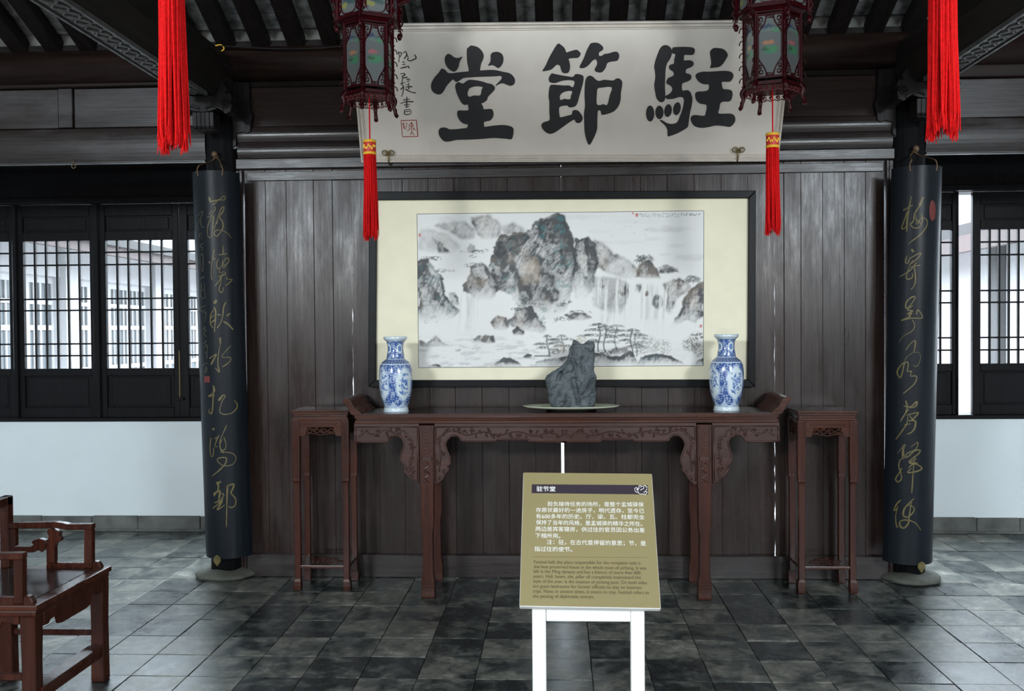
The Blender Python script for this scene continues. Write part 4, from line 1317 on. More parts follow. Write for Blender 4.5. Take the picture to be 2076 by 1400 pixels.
def rock(Y, label):
    """craggy upright stone lofted from its side outline, with clefts and two horns"""
    k = (abs(CAM[1] - Y)) / F_PX / 6.3625
    m = MB()
    rk = np.random.default_rng(12)
    NS = 46
    SX, SZ = rk.uniform(380, 1090, NS), rk.uniform(280, 1190, NS)
    SO, SGX, SGZ = rk.uniform(-24, 30, NS), rk.uniform(-.5, .5, NS), rk.uniform(-.3, .3, NS)

    def loft(rows, dep, yo, sd, ns=120, seg=130, amp=1.0):
        zz = np.array([r[0] for r in rows], float)
        Zs = np.linspace(zz[0], zz[-1], ns)
        xl = np.interp(-Zs, -zz, [r[1] for r in rows])
        xr = np.interp(-Zs, -zz, [r[2] for r in rows])
        P = []
        q = np.linspace(0, 2 * np.pi, seg, endpoint=False)
        for z_, a, b in zip(Zs, xl, xr):
            cx, hw = (a + b) / 2, max((b - a) / 2, 3)
            co, si = np.cos(q), np.sin(q)
            X = np.sign(co) * np.abs(co) ** .8
            Yv = np.sign(si) * np.abs(si) ** .7
            x = cx + hw * X
            d = min(hw, 230) * dep * Yv
            front = np.clip(-si, 0, 1)
            for path, w, dp in (([(560, 760), (620, 800), (770, 770), (900, 790), (1100, 830)], 26, 70), ([(540, 705), (620, 655), (720, 610), (790, 575)], 20, 45), ([(350, 890), (450, 900), (560, 880), (700, 900)], 18, 35), ([(860, 1000), (960, 930), (1060, 840)], 18, 30)):
                zs = [p[0] for p in path]
                if zs[0] - 30 < z_ < zs[-1] + 30:
                    xg = np.interp(z_, zs, [p[1] for p in path])
                    d = d + front * dp * np.exp(-((x - xg) / w) ** 2)
            wx = x + (fbm(x / 60 + sd, np.full_like(x, z_ / 60), 5, 3) - .5) * 50
            wz = z_ + (fbm(x / 60 + sd + 7, np.full_like(x, z_ / 60), 6, 3) - .5) * 50
            rel = (wx[:, None] - SX[None]) + .45 * (wz[:, None] - SZ[None])
            relz = wz[:, None] - SZ[None]
            ds = (rel * 1.7) ** 2 + relz ** 2
            i0 = np.argmin(ds, 1)
            ix = np.arange(len(x))
            facet = SO[i0] + SGX[i0] * rel[ix, i0] + SGZ[i0] * relz[ix, i0]
            g = ridged(x / 40 + sd, np.full_like(x, z_ / 55), 3, 4) - .6
            d = d - front * (facet + g * 26) * amp - np.clip(si, 0, 1) * facet * .5
            jag = (fbm(np.full_like(x, z_ / 70.0) + sd, np.sign(co) * 3 + q * 0, 9, 4) - .5) * 40 * np.abs(co) ** 2
            x = x + np.sign(co) * jag
            P.append([(dc[0] + (x[i] - 740) * k, Y + yo + d[i] * k, ZTAB + .0165 + (1172 - z_) * k) for i in range(seg)])
        n0 = len(m.v)
        m.grid(P, True)
        m.f.append(tuple(n0 + s for s in range(seg - 1, -1, -1)))
        m.f.append(tuple(n0 + (len(P) - 1) * seg + s for s in range(seg)))
    loft([(1172, 500, 1000), (1150, 478, 1040), (1090, 452, 1060), (990, 442, 1050), (900, 420, 1054), (790, 404, 1064), (750, 432, 1062), (700, 500, 1045), (672, 565, 1042), (640, 605, 1040), (600, 648, 1038), (540, 702, 1040), (450, 717, 1044), (400, 737, 1048), (360, 758, 1046), (350, 790, 1036)], .62, 0, 1.7)
    loft([(430, 722, 890), (380, 740, 884), (345, 758, 862), (318, 768, 840), (300, 776, 806)], .45, .006, 3.1, 40, 60, .5)
    loft([(430, 866, 1046), (380, 884, 1050), (350, 902, 1051), (330, 932, 1049), (314, 960, 1044)], .45, .01, 5.2, 40, 60, .5)
    loft([(720, 500, 640), (690, 535, 615), (664, 562, 582)], .5, .0, 6.2, 26, 44, .4)
    t = thing('scholar_rock', label, 'rock', (dc[0], Y, ZTAB + .0165))
    m.build('stone', MT['rockm'], t, 0, True)


rock(DY, 'jagged dark grey scholar rock standing on the celadon dish')

# ------------------------------------------------------------------ altar table
TYF, TYB = -.47, -.06
ta = lambda x, y: at(x, y, TYF)
TXC = (at(718, 850, TYF)[0] + at(1580, 850, TYF)[0]) / 2
hx = (at(1580, 850, TYF)[0] - at(718, 850, TYF)[0]) / 2
tz = lambda y: at(1149, y, TYF)[2]
tbl = thing('altar_table', 'long carved rosewood altar table with upturned ends below the painting', 'table', (TXC, (TYF + TYB) / 2, 0))
z0, z1, z2, z3, z4 = tz(838), tz(847), tz(851), tz(858), tz(862)
MB().box(TXC - hx, TXC + hx, TYF, TYB, z1, z0).build('top', MT['rosex'], tbl, .004, False, 2)
MB().box(TXC - hx + .03, TXC + hx - .03, TYF + .03, TYB - .02, z0 + .0002, z0 + .0012).build('top_panel', MT['rosetop'], tbl)
m = MB()
m.box(TXC - hx + .008, TXC + hx - .008, TYF + .008, TYB - .008, z2, z1 - .0005)
m.box(TXC - hx + .002, TXC + hx - .002, TYF + .002, TYB - .002, z3, z2)
m.build('waist_moulding', MT['rosex'], tbl, .004, False, 2)
zk = 1 / 3.044
for s in (-1, 1):
    sh = lambda x: TXC + s * (TXC - at(580 + x * zk, 850, TYF)[0])
    out = [(462, 172), (440, 150), (420, 135), (408, 112), (396, 90), (385, 82), (370, 76), (357, 76), (347, 88), (352, 102), (368, 118), (380, 138), (390, 160), (400, 178), (416, 185), (470, 185)]
    pts = [(sh(x), TYF, tz(780 + y * zk)) for x, y in out]
    MB().prism(pts, (0, TYB - TYF, 0)).build('upturned_end', MT['rosex'], tbl, .003, False, 2)
AY = TYF + .010
AP = {
    'mid': [(880, 857.5), (1149, 857.5), (1149, 898), (1076, 898), (1068, 893.5), (1010, 893.5), (1004, 897), (941, 897), (933, 890), (925, 885), (915, 885.5), (907, 893), (903, 904), (907, 918), (912, 931), (912, 942), (907, 947), (909, 955), (902, 962), (897, 972), (888, 980), (880, 983)],
    'end': [(717, 857.5), (849, 857.5), (849, 981), (840, 976), (831, 970), (823, 962), (818, 954), (821, 947), (815, 941), (811, 930), (815, 914), (818, 901), (814, 891), (804, 884.5), (793, 885), (787, 890), (780, 898), (717, 898)]}


def tpx(x, y, s, dy=0.0):
    p = at(x, y, TYF)
    X = p[0] if s < 0 else 2 * TXC - p[0]
    return (X, AY + dy, p[2])


def motif(m, path, s, sd, step=9.0, amp=6.5, r=.0042):
    """carved plum branch following a path on the apron"""
    rj = random.Random(sd)
    c = catmull(path, 14)
    d = 0
    last = c[0]
    line = []
    for i, p in enumerate(c):
        line.append(tpx(p[0], p[1] + 3.5 * math.sin(i * .45 + sd), s, -.001))
        d += np.linalg.norm(np.array(p) - last)
        last = np.array(p)
        if d > step:
            d = 0
            a = rj.uniform(-.6, .6) + (math.pi / 2 if rj.random() < .5 else -math.pi / 2)
            q = [tpx(p[0] + math.cos(a) * t * amp + rj.uniform(-1, 1), p[1] + math.sin(a) * t * amp, s, -.001) for t in (0, .5, 1.0)]
            m.tube(q, [r, r * .9, r * .6], 5)
            e = tpx(p[0] + math.cos(a) * amp + rj.uniform(-3, 3), p[1] + math.sin(a) * amp, s, -.001)
            m.ball(e, .0066, 7, 4)
            if rj.random() < .6:
                for w in range(3):
                    b = rj.uniform(0, 6.28)
                    m.ball((e[0] + .011 * math.cos(b), e[1], e[2] + .011 * math.sin(b)), .0052, 6, 4)
    m.tube(line, r, 5)


for s in (-1, 1):
    for key in ('mid', 'end'):
        out = catmull([np.array(q) for q in AP[key]], 1, True)
        pts = [tpx(x, y, s) for x, y in AP[key]]
        if key == 'mid':
            if s < 0:
                half = [tpx(x, y, -1) for x, y in AP[key] if x < 1149]
                full = [half[0]] + [(2 * TXC - a_, b_, c_) for a_, b_, c_ in [half[0]] + half[:0:-1]] + half[1:]
                MB().prism(full, (0, .026, 0)).build('apron', MT['carve'], tbl, .0015)
        else:
            MB().prism(pts, (0, .026, 0)).build('apron', MT['carve'], tbl, .0015)
        m = MB()
        edge = AP[key][2:] if key == 'mid' else AP[key][2:]
        ins = [(x + (0 if key == 'mid' else 0), y - 2.4) for x, y in edge]
        m.tube([tpx(x, y, s, -.001) for x, y in catmull(ins, 3)], .0048, 6)
        if key == 'mid':
            m.tube([tpx(883, y, s, -.001) for y in (866, 980)], .003, 5)
            m.tube([tpx(x, 865.5, s, -.001) for x in (883, 1149)], .0035, 5)
            motif(m, [(890, 955), (893, 925), (891, 895), (905, 876), (960, 879), (1030, 878), (1100, 880), (1145, 879)], s, 3)
            # spiral curls on the tip
            for cx, cy, rr, ph in ((901, 955, 5.5, 0), (893, 968, 5, 2), (886, 977, 3.5, 1)):
                m.tube([tpx(cx + rr * (1 - q / 20) * math.cos(q * .6 + ph), cy + rr * (1 - q / 20) * math.sin(q * .6 + ph), s, -.001) for q in range(20)], .003, 5)
        else:
            m.tube([tpx(846, y, s, -.001) for y in (866, 978)], .003, 5)
            m.tube([tpx(x, 865.5, s, -.001) for x in (720, 846)], .0035, 5)
            m.tube([tpx(720.5, y, s, -.001) for y in (866, 895)], .003, 5)
            motif(m, [(727, 881), (760, 878), (800, 874), (830, 885), (836, 915), (830, 945), (838, 962)], s, 8)
            for cx, cy, rr, ph in ((827, 952, 5.5, 0), (835, 965, 5, 2), (843, 974, 3.5, 1)):
                m.tube([tpx(cx + rr * (1 - q / 20) * math.cos(q * .6 + ph), cy + rr * (1 - q / 20) * math.sin(q * .6 + ph), s, -.001) for q in range(20)], .003, 5)
        m.build('carving', MT['carve'], tbl, 0, True)
    # legs
    for Y in (TYF + .028, TYB - .028):
        cx = tpx(865, 900, s)[0]
        kk = abs(CAM[1] - TYF) / F_PX
        secs = [(cx, Y, tz(yy), hw_ * kk, .030) for yy, hw_ in ((861, 15), (985, 14), (990, 12.8), (1062, 12.6), (1070, 11.6), (1084, 10), (1160, 10.5), (1176, 12.6), (1180, 13.6), (1196, 13.4))]
        secs.append((cx, Y, .012, 13.8 * kk, .034))
        secs.append((cx, Y, .0, 13.2 * kk, .033))
        MB().stack(secs).build('leg', MT['rose'], tbl, .003, False, 2)
        if Y < -.3:
            m = MB()
            yf = Y - .031
            for (ya, yb) in ((866, 868), (926, 932)):
                m.box(cx - 11 * kk, cx + 11 * kk, yf - .003, yf, tz(ya), tz(yb))
            for sx2 in (-1, 1):
                m.box(cx + sx2 * 10.5 * kk - .002, cx + sx2 * 10.5 * kk + .002, yf - .003, yf, tz(982), tz(866))
            for q in range(7):
                m.ball((cx + .006 * math.sin(q * 2.2), yf, tz(874 + q * 7)), .0062, 6, 4, (1, .5, 1))
            m.tube([(cx + .014 * math.sin(q * .9), yf, tz(938 + q * 2.6)) for q in range(16)], .004, 5)
            for q in range(6):
                m.ball((cx + .014 * math.cos(q * 1.9), yf, tz(942 + q * 6.5)), .0065, 6, 4, (1, .5, 1))
            for ya in (1180, 1186, 1192, 1198):
                m.box(cx - 10 * kk, cx + 10 * kk, yf - .006, yf - .001, tz(ya), tz(ya + 1.6))
            tag(m.build('leg_carving', MT['carve'], tbl, 0), kind='stuff')

# ------------------------------------------------------------------ two tall flower stands
SYF, SD = -.335, .262


def stand(cx, label):
    g = thing('flower_stand', label, 'stand', (cx, SYF + SD / 2, 0))
    k = abs(CAM[1] - SYF) / F_PX
    yy = lambda y: at(1678 if cx > 0 else 650, y + (0 if cx > 0 else -2), SYF)[2]
    yc = SYF + SD / 2
    hw = 60 * k
    zt = yy(833)
    b = lambda h, za, zb_, ex=0: MB().box(cx - hw * h, cx + hw * h, yc - SD / 2 * h - ex, yc + SD / 2 * h + ex, za, zb_)
    m = b(1.0, yy(838), zt)
    m.box(cx - hw * .975, cx + hw * .975, yc - SD / 2 * .975, yc + SD / 2 * .975, yy(843), yy(838) - .0005)
    m.build('top', MT['rosex'], g, .004, False, 2)
    m = MB()
    m.box(cx - hw * .93, cx + hw * .93, yc - SD / 2 * .93, yc + SD / 2 * .93, yy(850), yy(843))
    m.box(cx - hw * .97, cx + hw * .97, yc - SD / 2 * .97, yc + SD / 2 * .97, yy(853), yy(849))
    m.build('waist', MT['rosex'], g, .003, False, 2)
    lx = 51.5 * k
    ly = SD / 2 - 8 * k
    for sx2 in (-1, 1):
        for sy in (-1, 1):
            X, Y = cx + sx2 * lx, yc + sy * ly
            q = lambda y, h, ix=0: (X - sx2 * ix * k, Y - sy * ix * k, yy(y), h * k, h * k)
            MB().stack([q(853, 8.2), q(965, 7.6), q(972, 7.0), q(977, 7.3), q(980, 6.4, .6), q(985, 5.8, .8), q(1100, 6.0, .8), q(1176, 6.2, .8), q(1181, 7.6, 0), q(1190, 7.9, -.4), (X, Y, 0, 7.4 * k, 7.4 * k)]).build('leg', MT['rose'], g, .003, False, 2)
    for fx, fy, w in ((0, -1, 'x'), (0, 1, 'x'), (-1, 0, 'y'), (1, 0, 'y')):
        m = MB()
        n = 22
        Lh = (lx if w == 'x' else ly) - 7 * k
        pt = lambda u, z, e=0: ((cx + u, yc + fy * (ly + 5.5 * k + e), z) if w == 'x' else (cx + fx * (lx + 5.5 * k + e), yc + u, z))
        d = (0, -fy * .012, 0) if w == 'x' else (-fx * .012, 0, 0)
        m.prism([pt(-Lh, yy(853)), pt(Lh, yy(853)), pt(Lh, yy(868)), pt(-Lh, yy(868))], d)
        # openwork scroll fringe
        m.prism([pt(-Lh, yy(868)), pt(-Lh, yy(886)), pt(-Lh * .72, yy(886)), pt(-Lh * .66, yy(878)), pt(-Lh * .6, yy(868))], d)
        m.prism([pt(Lh, yy(868)), pt(Lh, yy(886)), pt(Lh * .72, yy(886)), pt(Lh * .66, yy(878)), pt(Lh * .6, yy(868))], d)
        for q in range(4):
            u0 = Lh * (-.5 + q * .33)
            m.tube([pt(u0 + (8 - q2 * .3) * k * math.cos(q2 * .55 + q), yy(875 - (6 - q2 * .22) * math.sin(q2 * .55 + q)), -.004) for q2 in range(18)], .0036, 5)
        m.tube([pt(-Lh, yy(884), -.004), pt(-Lh * .5, yy(880), -.004), pt(0, yy(884), -.004), pt(Lh * .5, yy(880), -.004), pt(Lh, yy(884), -.004)], .0036, 5)
        m.tube([pt(Lh * .8 * math.sin(q * .7), yy(861 + 2.5 * math.cos(q * 2.1)), .001) for q in range(9)], .0022, 4)
        m.build('carved_apron', MT['rosex'] if w == 'x' else MT['rose'], g, .001)
    m = MB()
    m.box(cx - lx - 4 * k, cx + lx + 4 * k, yc - ly - 4 * k, yc + ly + 4 * k, yy(1155), yy(1149))
    m.build('lower_shelf', MT['rosex'], g, .003, False, 2)
    m = MB()
    rj = random.Random(3)
    for q in range(26):
        m.ball((cx + rj.uniform(-.7, .7) * lx, yc + rj.uniform(-.6, .6) * ly, yy(1149) + .001), .009, 6, 4, (1.4, 1, .35))
    tag(m.build('shelf_carving', MT['carve'], g, 0, True), kind='stuff')
    return g


stand((at(591, 838, SYF)[0] + at(706, 838, SYF)[0]) / 2, 'tall square rosewood flower stand left of the altar table')
stand((at(1618, 838, SYF)[0] + at(1739, 838, SYF)[0]) / 2, 'tall square rosewood flower stand right of the altar table')

# ------------------------------------------------------------------ the framed ink landscape
def inside(poly, X, Y):
    c = np.zeros(X.shape, bool)
    n = len(poly)
    for i in range(n):
        (x0, y0), (x1, y1) = poly[i], poly[(i + 1) % n]
        if y0 == y1: continue
        k = ((y0 > Y) != (y1 > Y)) & (X < (x1 - x0) * (Y - y0) / (y1 - y0) + x0)
        c ^= k
    return c


def blur(a, r):
    if r < .5: return a
    n = int(r * 2.5) + 1
    k = np.exp(-.5 * (np.arange(-n, n + 1) / r) ** 2)
    k /= k.sum()
    a = np.apply_along_axis(lambda v: np.convolve(np.pad(v, n, 'edge'), k, 'valid'), 0, a)
    return np.apply_along_axis(lambda v: np.convolve(np.pad(v, n, 'edge'), k, 'valid'), 1, a)


def paint_landscape(nx, ny):
    gx, gy = np.linspace(845.5, 1427, nx), np.linspace(430, 744, ny)
    X, Y = np.meshgrid(gx, gy)
    paper = np.array([.745, .735, .715])
    img = np.ones((ny, nx, 3)) * paper
    img *= (.985 + .03 * fbm(X / 60, Y / 40, 2))[..., None]

    def wash(mask, col, amt):
        nonlocal img
        a = np.clip(mask * amt, 0, 1)[..., None]
        img = img * (1 - a) + img * np.array(col) / .8 * a

    def cliff(poly, tone, seed, brown=.3, fade=0.0, wob=7, soft=1.0, tex=1.0, lean=.35, teal=0.0):
        """rock mass: rugged outline, dry-brush wrinkles, ink pools, mist at the foot"""
        nonlocal img
        y0, y1 = min(p[1] for p in poly), max(p[1] for p in poly)
        wx = (fbm(X / 16, Y / 16, seed, 4) - .5) * wob * 2
        wy = (fbm(X / 14, Y / 14, seed + 5, 4) - .5) * wob * 2
        m = blur(inside(poly, X + wx, Y + wy).astype(float), soft)
        ed = np.clip(m - blur(m, 4), 0, 1)
        fold = ridged((X + lean * Y) / 30, Y / 62, seed + 9, 5)
        fine = ridged((X + lean * Y) / 8, Y / 18, seed + 21, 4)
        hair = ridged((X + lean * 1.6 * Y) / 3.6, Y / 9, seed + 25, 3)
        pool = fbm(X / 26, Y / 30, seed + 31, 5)
        fall = sm(0, .34 * fade, (y1 - Y) / max(y1 - y0, 1)) if fade > 0 else 1.0
        ink = (.30 + .95 * sm(.45, .8, fold) * .55 + .75 * sm(.52, .8, fine) * .5 + .55 * sm(.6, .85, hair) + 1.25 * sm(.46, .70, pool)) * tex + (1 - tex) * .6
        ink = ink * tone * 1.08 + 1.1 * tone * sm(.02, .2, ed) * .6
        hole = sm(.50, .72, fbm(X / 20 + 9, Y / 26, seed + 51, 4))
        ink = ink * (1 - .5 * hole * tex)
        a = np.clip(m * fall * ink, 0, .93)
        bm = sm(.5, .75, fbm(X / 34 + 3, Y / 44, seed + 41, 3)) * brown * .62
        dark = np.array([.060, .064, .070])[None, None]
        brn = np.array([.36, .275, .20])[None, None]
        c = dark * (1 - bm[..., None]) + brn * bm[..., None]
        under = np.clip(m * fall * (.30 + .5 * bm) * (.6 + .5 * tone), 0, .85)[..., None]
        img = img * (1 - under) + (np.array([.52, .50, .475]) * (1 - bm[..., None]) + np.array([.62, .50, .385]) * bm[..., None]) * under
        img = img * (1 - a[..., None]) + c * a[..., None]
        if teal:
            tm = np.clip(m * sm(.58, .75, fbm(X / 12, Y / 10, seed + 61, 3)) * teal, 0, 1)[..., None]
            img = img * (1 - tm) + np.array([.09, .20, .21]) * tm

    def mist(cx, cy, rx, ry, amt, seed=1):
        nonlocal img
        d = ((X - cx) / rx) ** 2 + ((Y - cy) / ry) ** 2 + (fbm(X / 22, Y / 12, seed, 4) - .5) * 1.4
        a = (sm(1.1, .2, d) * amt)[..., None]
        img = img * (1 - a) + paper * 1.0 * a

    def pine(x, y0, y1, w, seed, tone=.85, trunk=1.3):
        nonlocal img
        rj = np.random.default_rng(seed)
        a = np.zeros_like(X)
        n = 4
        xt = lambda y: x + 2.5 * math.sin((y - y0) * .12 + seed)
        lx = x + 2.5 * np.sin((Y - y0) * .12 + seed)
        a = np.maximum(a, sm(trunk + .7, trunk - .3, np.abs(X - lx)) * ((Y > y0) & (Y < y1)) * .8)
        for k in range(n):
            yy = y0 + (y1 - y0) * (.02 + .19 * k)
            for s in (-1, 1):
                if k and rj.random() < .25: continue
                ww = w * rj.uniform(.55, 1.0) * (1 if k else .8)
                cx = xt(yy) + s * ww * .42 * (k > 0)
                dx = (X - cx) / (ww * .62)
                t = sm(1.15, .45, dx * dx + ((Y - yy - 3.2 * dx * dx) / 3.1) ** 2) * (.25 + .75 * sm(.34, .55, fbm(X / 2.6, Y / 1.5, seed + 7 + k, 3)))
                a = np.maximum(a, t * (.55 + .45 * fbm(X / 2.4, Y / 2.0, seed + k, 2)))
        a = np.clip(a * tone * 1.15, 0, .93)[..., None]
        img = img * (1 - a) + np.array([.07, .08, .078]) * a

    def tuft(cx, cy, rx, ry, seed, tone=.8, col=(.10, .105, .10), sc=3.0):
        nonlocal img
        d = ((X - cx) / rx) ** 2 + ((Y - cy) / ry) ** 2
        n = fbm(X / sc, Y / (sc * .75), seed, 4)
        a = np.clip(sm(1.15, .35, d) * sm(.42, .6, n) * tone, 0, .93)[..., None]
        img = img * (1 - a) + np.array(col) * a

    # upper sky: pale cloud strokes
    for cx, cy, rx, ry, am in ((1350, 466, 46, 8, .34), (1368, 469, 26, 6, .25), (1325, 486, 20, 4, .2), (1372, 500, 22, 5, .24), (1350, 518, 13, 4, .22), (1402, 524, 36, 9, .34), (1180, 440, 48, 6, .18), (1245, 492, 66, 5, .16),
                               (900, 440, 30, 6, .16), (1215, 470, 30, 4, .1), (1160, 520, 70, 20, .05), (1300, 450, 60, 6, .10)):
        d = ((X - cx) / rx) ** 2 + ((Y - cy) / ry) ** 2
        wash(sm(1.2, .1, d + (fbm(X / 13, Y / 6, int(cx), 4) - .5) * 1.8), (.52, .52, .52), am)
    # far ranges
    cliff([(848, 463), (880, 460), (905, 468), (934, 498), (918, 516), (880, 512), (846, 505)], .16, 70, .1, 1.2, 5, 2.5, .6)
    cliff([(880, 452), (920, 446), (945, 446), (963, 462), (962, 482), (940, 488), (915, 472)], .25, 71, .3, .9, 5, 2)
    cliff([(955, 437), (991, 433), (1010, 446), (1021, 459), (1012, 480), (985, 488), (968, 472)], .30, 72, .4, .9, 5, 2)
    cliff([(1018, 457), (1040, 450), (1068, 460), (1060, 478), (1026, 478)], .2, 73, .1, .9, 5, 2.5)
    cliff([(877, 478), (897, 490), (914, 512), (890, 514)], .32, 74, .25, .9, 4, 1.6)
    cliff([(1206, 486), (1225, 493), (1245, 513), (1270, 523), (1292, 545), (1304, 558), (1275, 572), (1250, 560), (1225, 552), (1210, 540)], .26, 75, .6, .9, 5, 1.8)
    cliff([(1340, 545), (1362, 543), (1374, 552), (1360, 558), (1336, 558)], .35, 76, .3, .9, 4, 1.4)
    cliff([(1345, 578), (1375, 566), (1398, 574), (1402, 586), (1388, 598), (1374, 606), (1364, 644), (1350, 632), (1354, 602)], .42, 77, .35, 1.0, 5, 1.4)
    # fall wall on the right
    cliff([(1206, 562), (1250, 562), (1278, 580), (1276, 606), (1262, 642), (1235, 640), (1206, 620)], .22, 78, .3, .9, 6, 2, .8, .05)
    for px, py, r, s in ((1266, 588, 11, 1), (1296, 585, 8, 2), (1336, 612, 13, 3), (1224, 575, 9, 4), (1312, 596, 5, 5)):
        cliff([(px - r, py + r * .6), (px - r * .5, py - r), (px + r * .6, py - r * .9), (px + r * .8, py + r * .4), (px, py + r * 1.7)], .45, 80 + s, .55, 1.2, 4, 1.2)
    # white falls as vertical streaks of bare paper over grey
    for (x0, x1, y0, y1) in ((1208, 1282, 566, 660), (1284, 1362, 578, 664), (926, 972, 596, 662)):
        col = fbm((X + (Y - y0) * .04) / 5.5, Y / 90, int(x0), 4)
        bx = sm(x0 - 6, x0 + 8, X) * sm(x1 + 6, x1 - 8, X) * sm(y0 - 8, y0 + 10, Y) * sm(y1 + 20, y1 - 12, Y)
        wash(bx * sm(.50, .72, col), (.50, .51, .51), .50)
        a = (bx * sm(.5, .35, col) * .85)[..., None]
        img = img * (1 - a) + paper * 1.02 * a
    # left cliff
    cliff([(845, 526), (863, 519), (883, 538), (896, 562), (898, 582), (910, 608), (926, 622), (931, 632), (922, 645), (898, 648), (874, 656), (845, 654)], .62, 90, .35, 1.4, 7, 1.0, 1.0, .3, .35)
    cliff([(909, 592), (920, 589), (931, 604), (930, 622), (912, 620)], .35, 91, .9, 1.2, 4)
    tuft(862, 522, 12, 7, 3); tuft(880, 521, 18, 5, 4); tuft(893, 546, 14, 5, 5, .6); tuft(915, 546, 10, 3, 6, .4)
    # middle left cliff and bumps
    cliff([(946, 502), (954, 492), (963, 493), (967, 507), (950, 514)], .3, 92, .9, 1.2, 3)
    cliff([(940, 576), (953, 552), (957, 534), (977, 530), (990, 540), (1008, 558), (1012, 590), (1008, 600), (990, 612), (963, 608), (938, 586)], .52, 93, .6, 1.3, 8, 1.0, 1.0, .5)
    tuft(968, 508, 18, 5, 7, .8); tuft(962, 517, 12, 4, 8, .7); tuft(985, 505, 8, 4, 9, .6); tuft(960, 536, 20, 6, 10, .75); tuft(938, 508, 8, 3, 11, .4)
    # main mountain
    big = [(984, 566), (996, 520), (1006, 492), (1018, 476), (1045, 470), (1068, 472), (1083, 454), (1100, 445), (1116, 440), (1130, 436), (1144, 437), (1152, 448), (1154, 464), (1161, 472), (1168, 500), (1170, 520), (1167, 560), (1162, 575), (1160, 602), (1150, 622), (1137, 646), (1112, 664), (1084, 668), (1062, 642), (1050, 622), (1034, 594), (1008, 592)]
    cliff(big, .60, 94, .55, 2.2, 9, .9, 1.0, .45, .4)
    cliff([(1090, 452), (1112, 441), (1132, 436), (1146, 438), (1154, 464), (1164, 480), (1169, 518), (1163, 560), (1146, 540), (1136, 500), (1110, 490), (1094, 474)], .85, 95, .1, 2.5, 8, 2.0, 1.0, .2, .6)
    cliff([(1010, 490), (1046, 472), (1080, 478), (1060, 500), (1030, 512), (1004, 540)], .55, 96, .2, 2, 8, 2.2, 1.0, .6, .3)
    cliff([(1046, 560), (1090, 548), (1126, 560), (1136, 604), (1110, 642), (1080, 640), (1054, 604)], .55, 97, .35, 1.6, 9, 2.4, 1.0, .2)
    # warm light face of the mountain
    d = ((X - 1078) / 22) ** 2 + ((Y - 548) / 30) ** 2
    a = (sm(1.3, .1, d + (fbm(X / 9, Y / 12, 5, 4) - .5) * 1.5) * .5)[..., None]
    img = img * (1 - a) + np.array([.55, .46, .37]) * a
    # pillar
    cliff([(1166, 483), (1178, 486), (1198, 479), (1208, 498), (1213, 520), (1218, 530), (1210, 550), (1206, 580), (1204, 592), (1190, 606), (1175, 612), (1163, 602), (1162, 560)], .58, 98, .95, 1.8, 6, .9, 1.0, .15, .1)
    cliff([(1186, 482), (1200, 480), (1212, 512), (1216, 530), (1206, 576), (1194, 560), (1190, 520)], .72, 99, .2, 2, 5, 1.2, 1.0, .1, .15)
    tuft(1216, 520, 7, 8, 12, .6)
    # far hills with trees
    cliff([(1298, 537), (1316, 530), (1331, 544), (1343, 567), (1312, 570), (1288, 563)], .5, 100, .5, 1.2, 5, 1.2)
    for q in range(5): pine(1292 + q * 7, 519 + (q % 2) * 2, 536, 10, 20 + q, .75, .6)
    pine(1352, 540, 556, 22, 31, .75, .6); pine(1362, 544, 556, 14, 32, .6, .5)
    pine(1398, 561, 574, 14, 33, .7, .6); pine(1409, 563, 578, 16, 34, .75, .6)
    # right cliff
    cliff([(1428, 572), (1414, 580), (1396, 595), (1386, 615), (1378, 642), (1362, 658), (1352, 672), (1380, 660), (1396, 652), (1412, 658), (1428, 640)], .66, 101, .7, 1.5, 6, 1.0, 1.0, .3)
    mist(1392, 672, 42, 16, .8, 7)
    # mist belts
    mist(985, 655, 60, 22, .8, 3); mist(1010, 612, 40, 16, .55, 4); mist(1180, 640, 56, 20, .85, 5); mist(1300, 662, 90, 18, .75, 6); mist(880, 668, 50, 14, .7, 8)
    # middle rocks
    cliff([(994, 652), (1008, 638), (1026, 644), (1034, 660), (1024, 672), (1004, 670)], .42, 102, .7, 1.4, 5)
    cliff([(1026, 655), (1046, 632), (1062, 618), (1080, 622), (1092, 646), (1110, 668), (1104, 680), (1076, 672), (1050, 668)], .52, 103, .55, 1.4, 7)
    cliff([(1038, 668), (1050, 662), (1064, 672), (1060, 682), (1040, 680)], .45, 104, .3, 1.3, 4)
    for q, (px, py) in enumerate(((1056, 616), (1074, 612), (1090, 618), (1048, 626), (1140, 618), (1150, 612), (1030, 648), (1136, 646))): tuft(px, py, 13, 5, 40 + q, .75)
    cliff([(1146, 640), (1166, 632), (1186, 634), (1202, 644), (1180, 652), (1158, 650)], .42, 105, .6, 1.2, 5)
    tuft(1170, 633, 18, 5, 50, .8); tuft(1190, 634, 12, 4, 51, .7); tuft(1150, 648, 12, 4, 52, .6)
    # rapids
    n1 = fbm(X / 22, Y / 5.5, 60, 5)
    band = sm(672, 690, Y) * sm(1180, 1090, X) + .35 * sm(690, 705, Y)
    wash(band * sm(.50, .68, n1), (.50, .51, .52), .42)
    wash(sm(700, 728, Y) * sm(900, 850, X) * sm(.4, .6, fbm(X / 30, Y / 12, 61, 4)), (.45, .44, .44), .38)
    cliff([(847, 688), (862, 692), (880, 679), (895, 690), (916, 699), (900, 704), (872, 704), (847, 698)], .42, 106, .35, 1.5, 4)
    cliff([(958, 686), (970, 678), (984, 684), (976, 694), (962, 692)], .3, 107, .3, 1.4, 3)
    cliff([(974, 690), (984, 679), (1000, 678), (1004, 693), (986, 698)], .42, 108, .55, 1.4, 4)
    cliff([(920, 708), (934, 706), (930, 712), (922, 713)], .3, 109, .2, 1.5, 2)
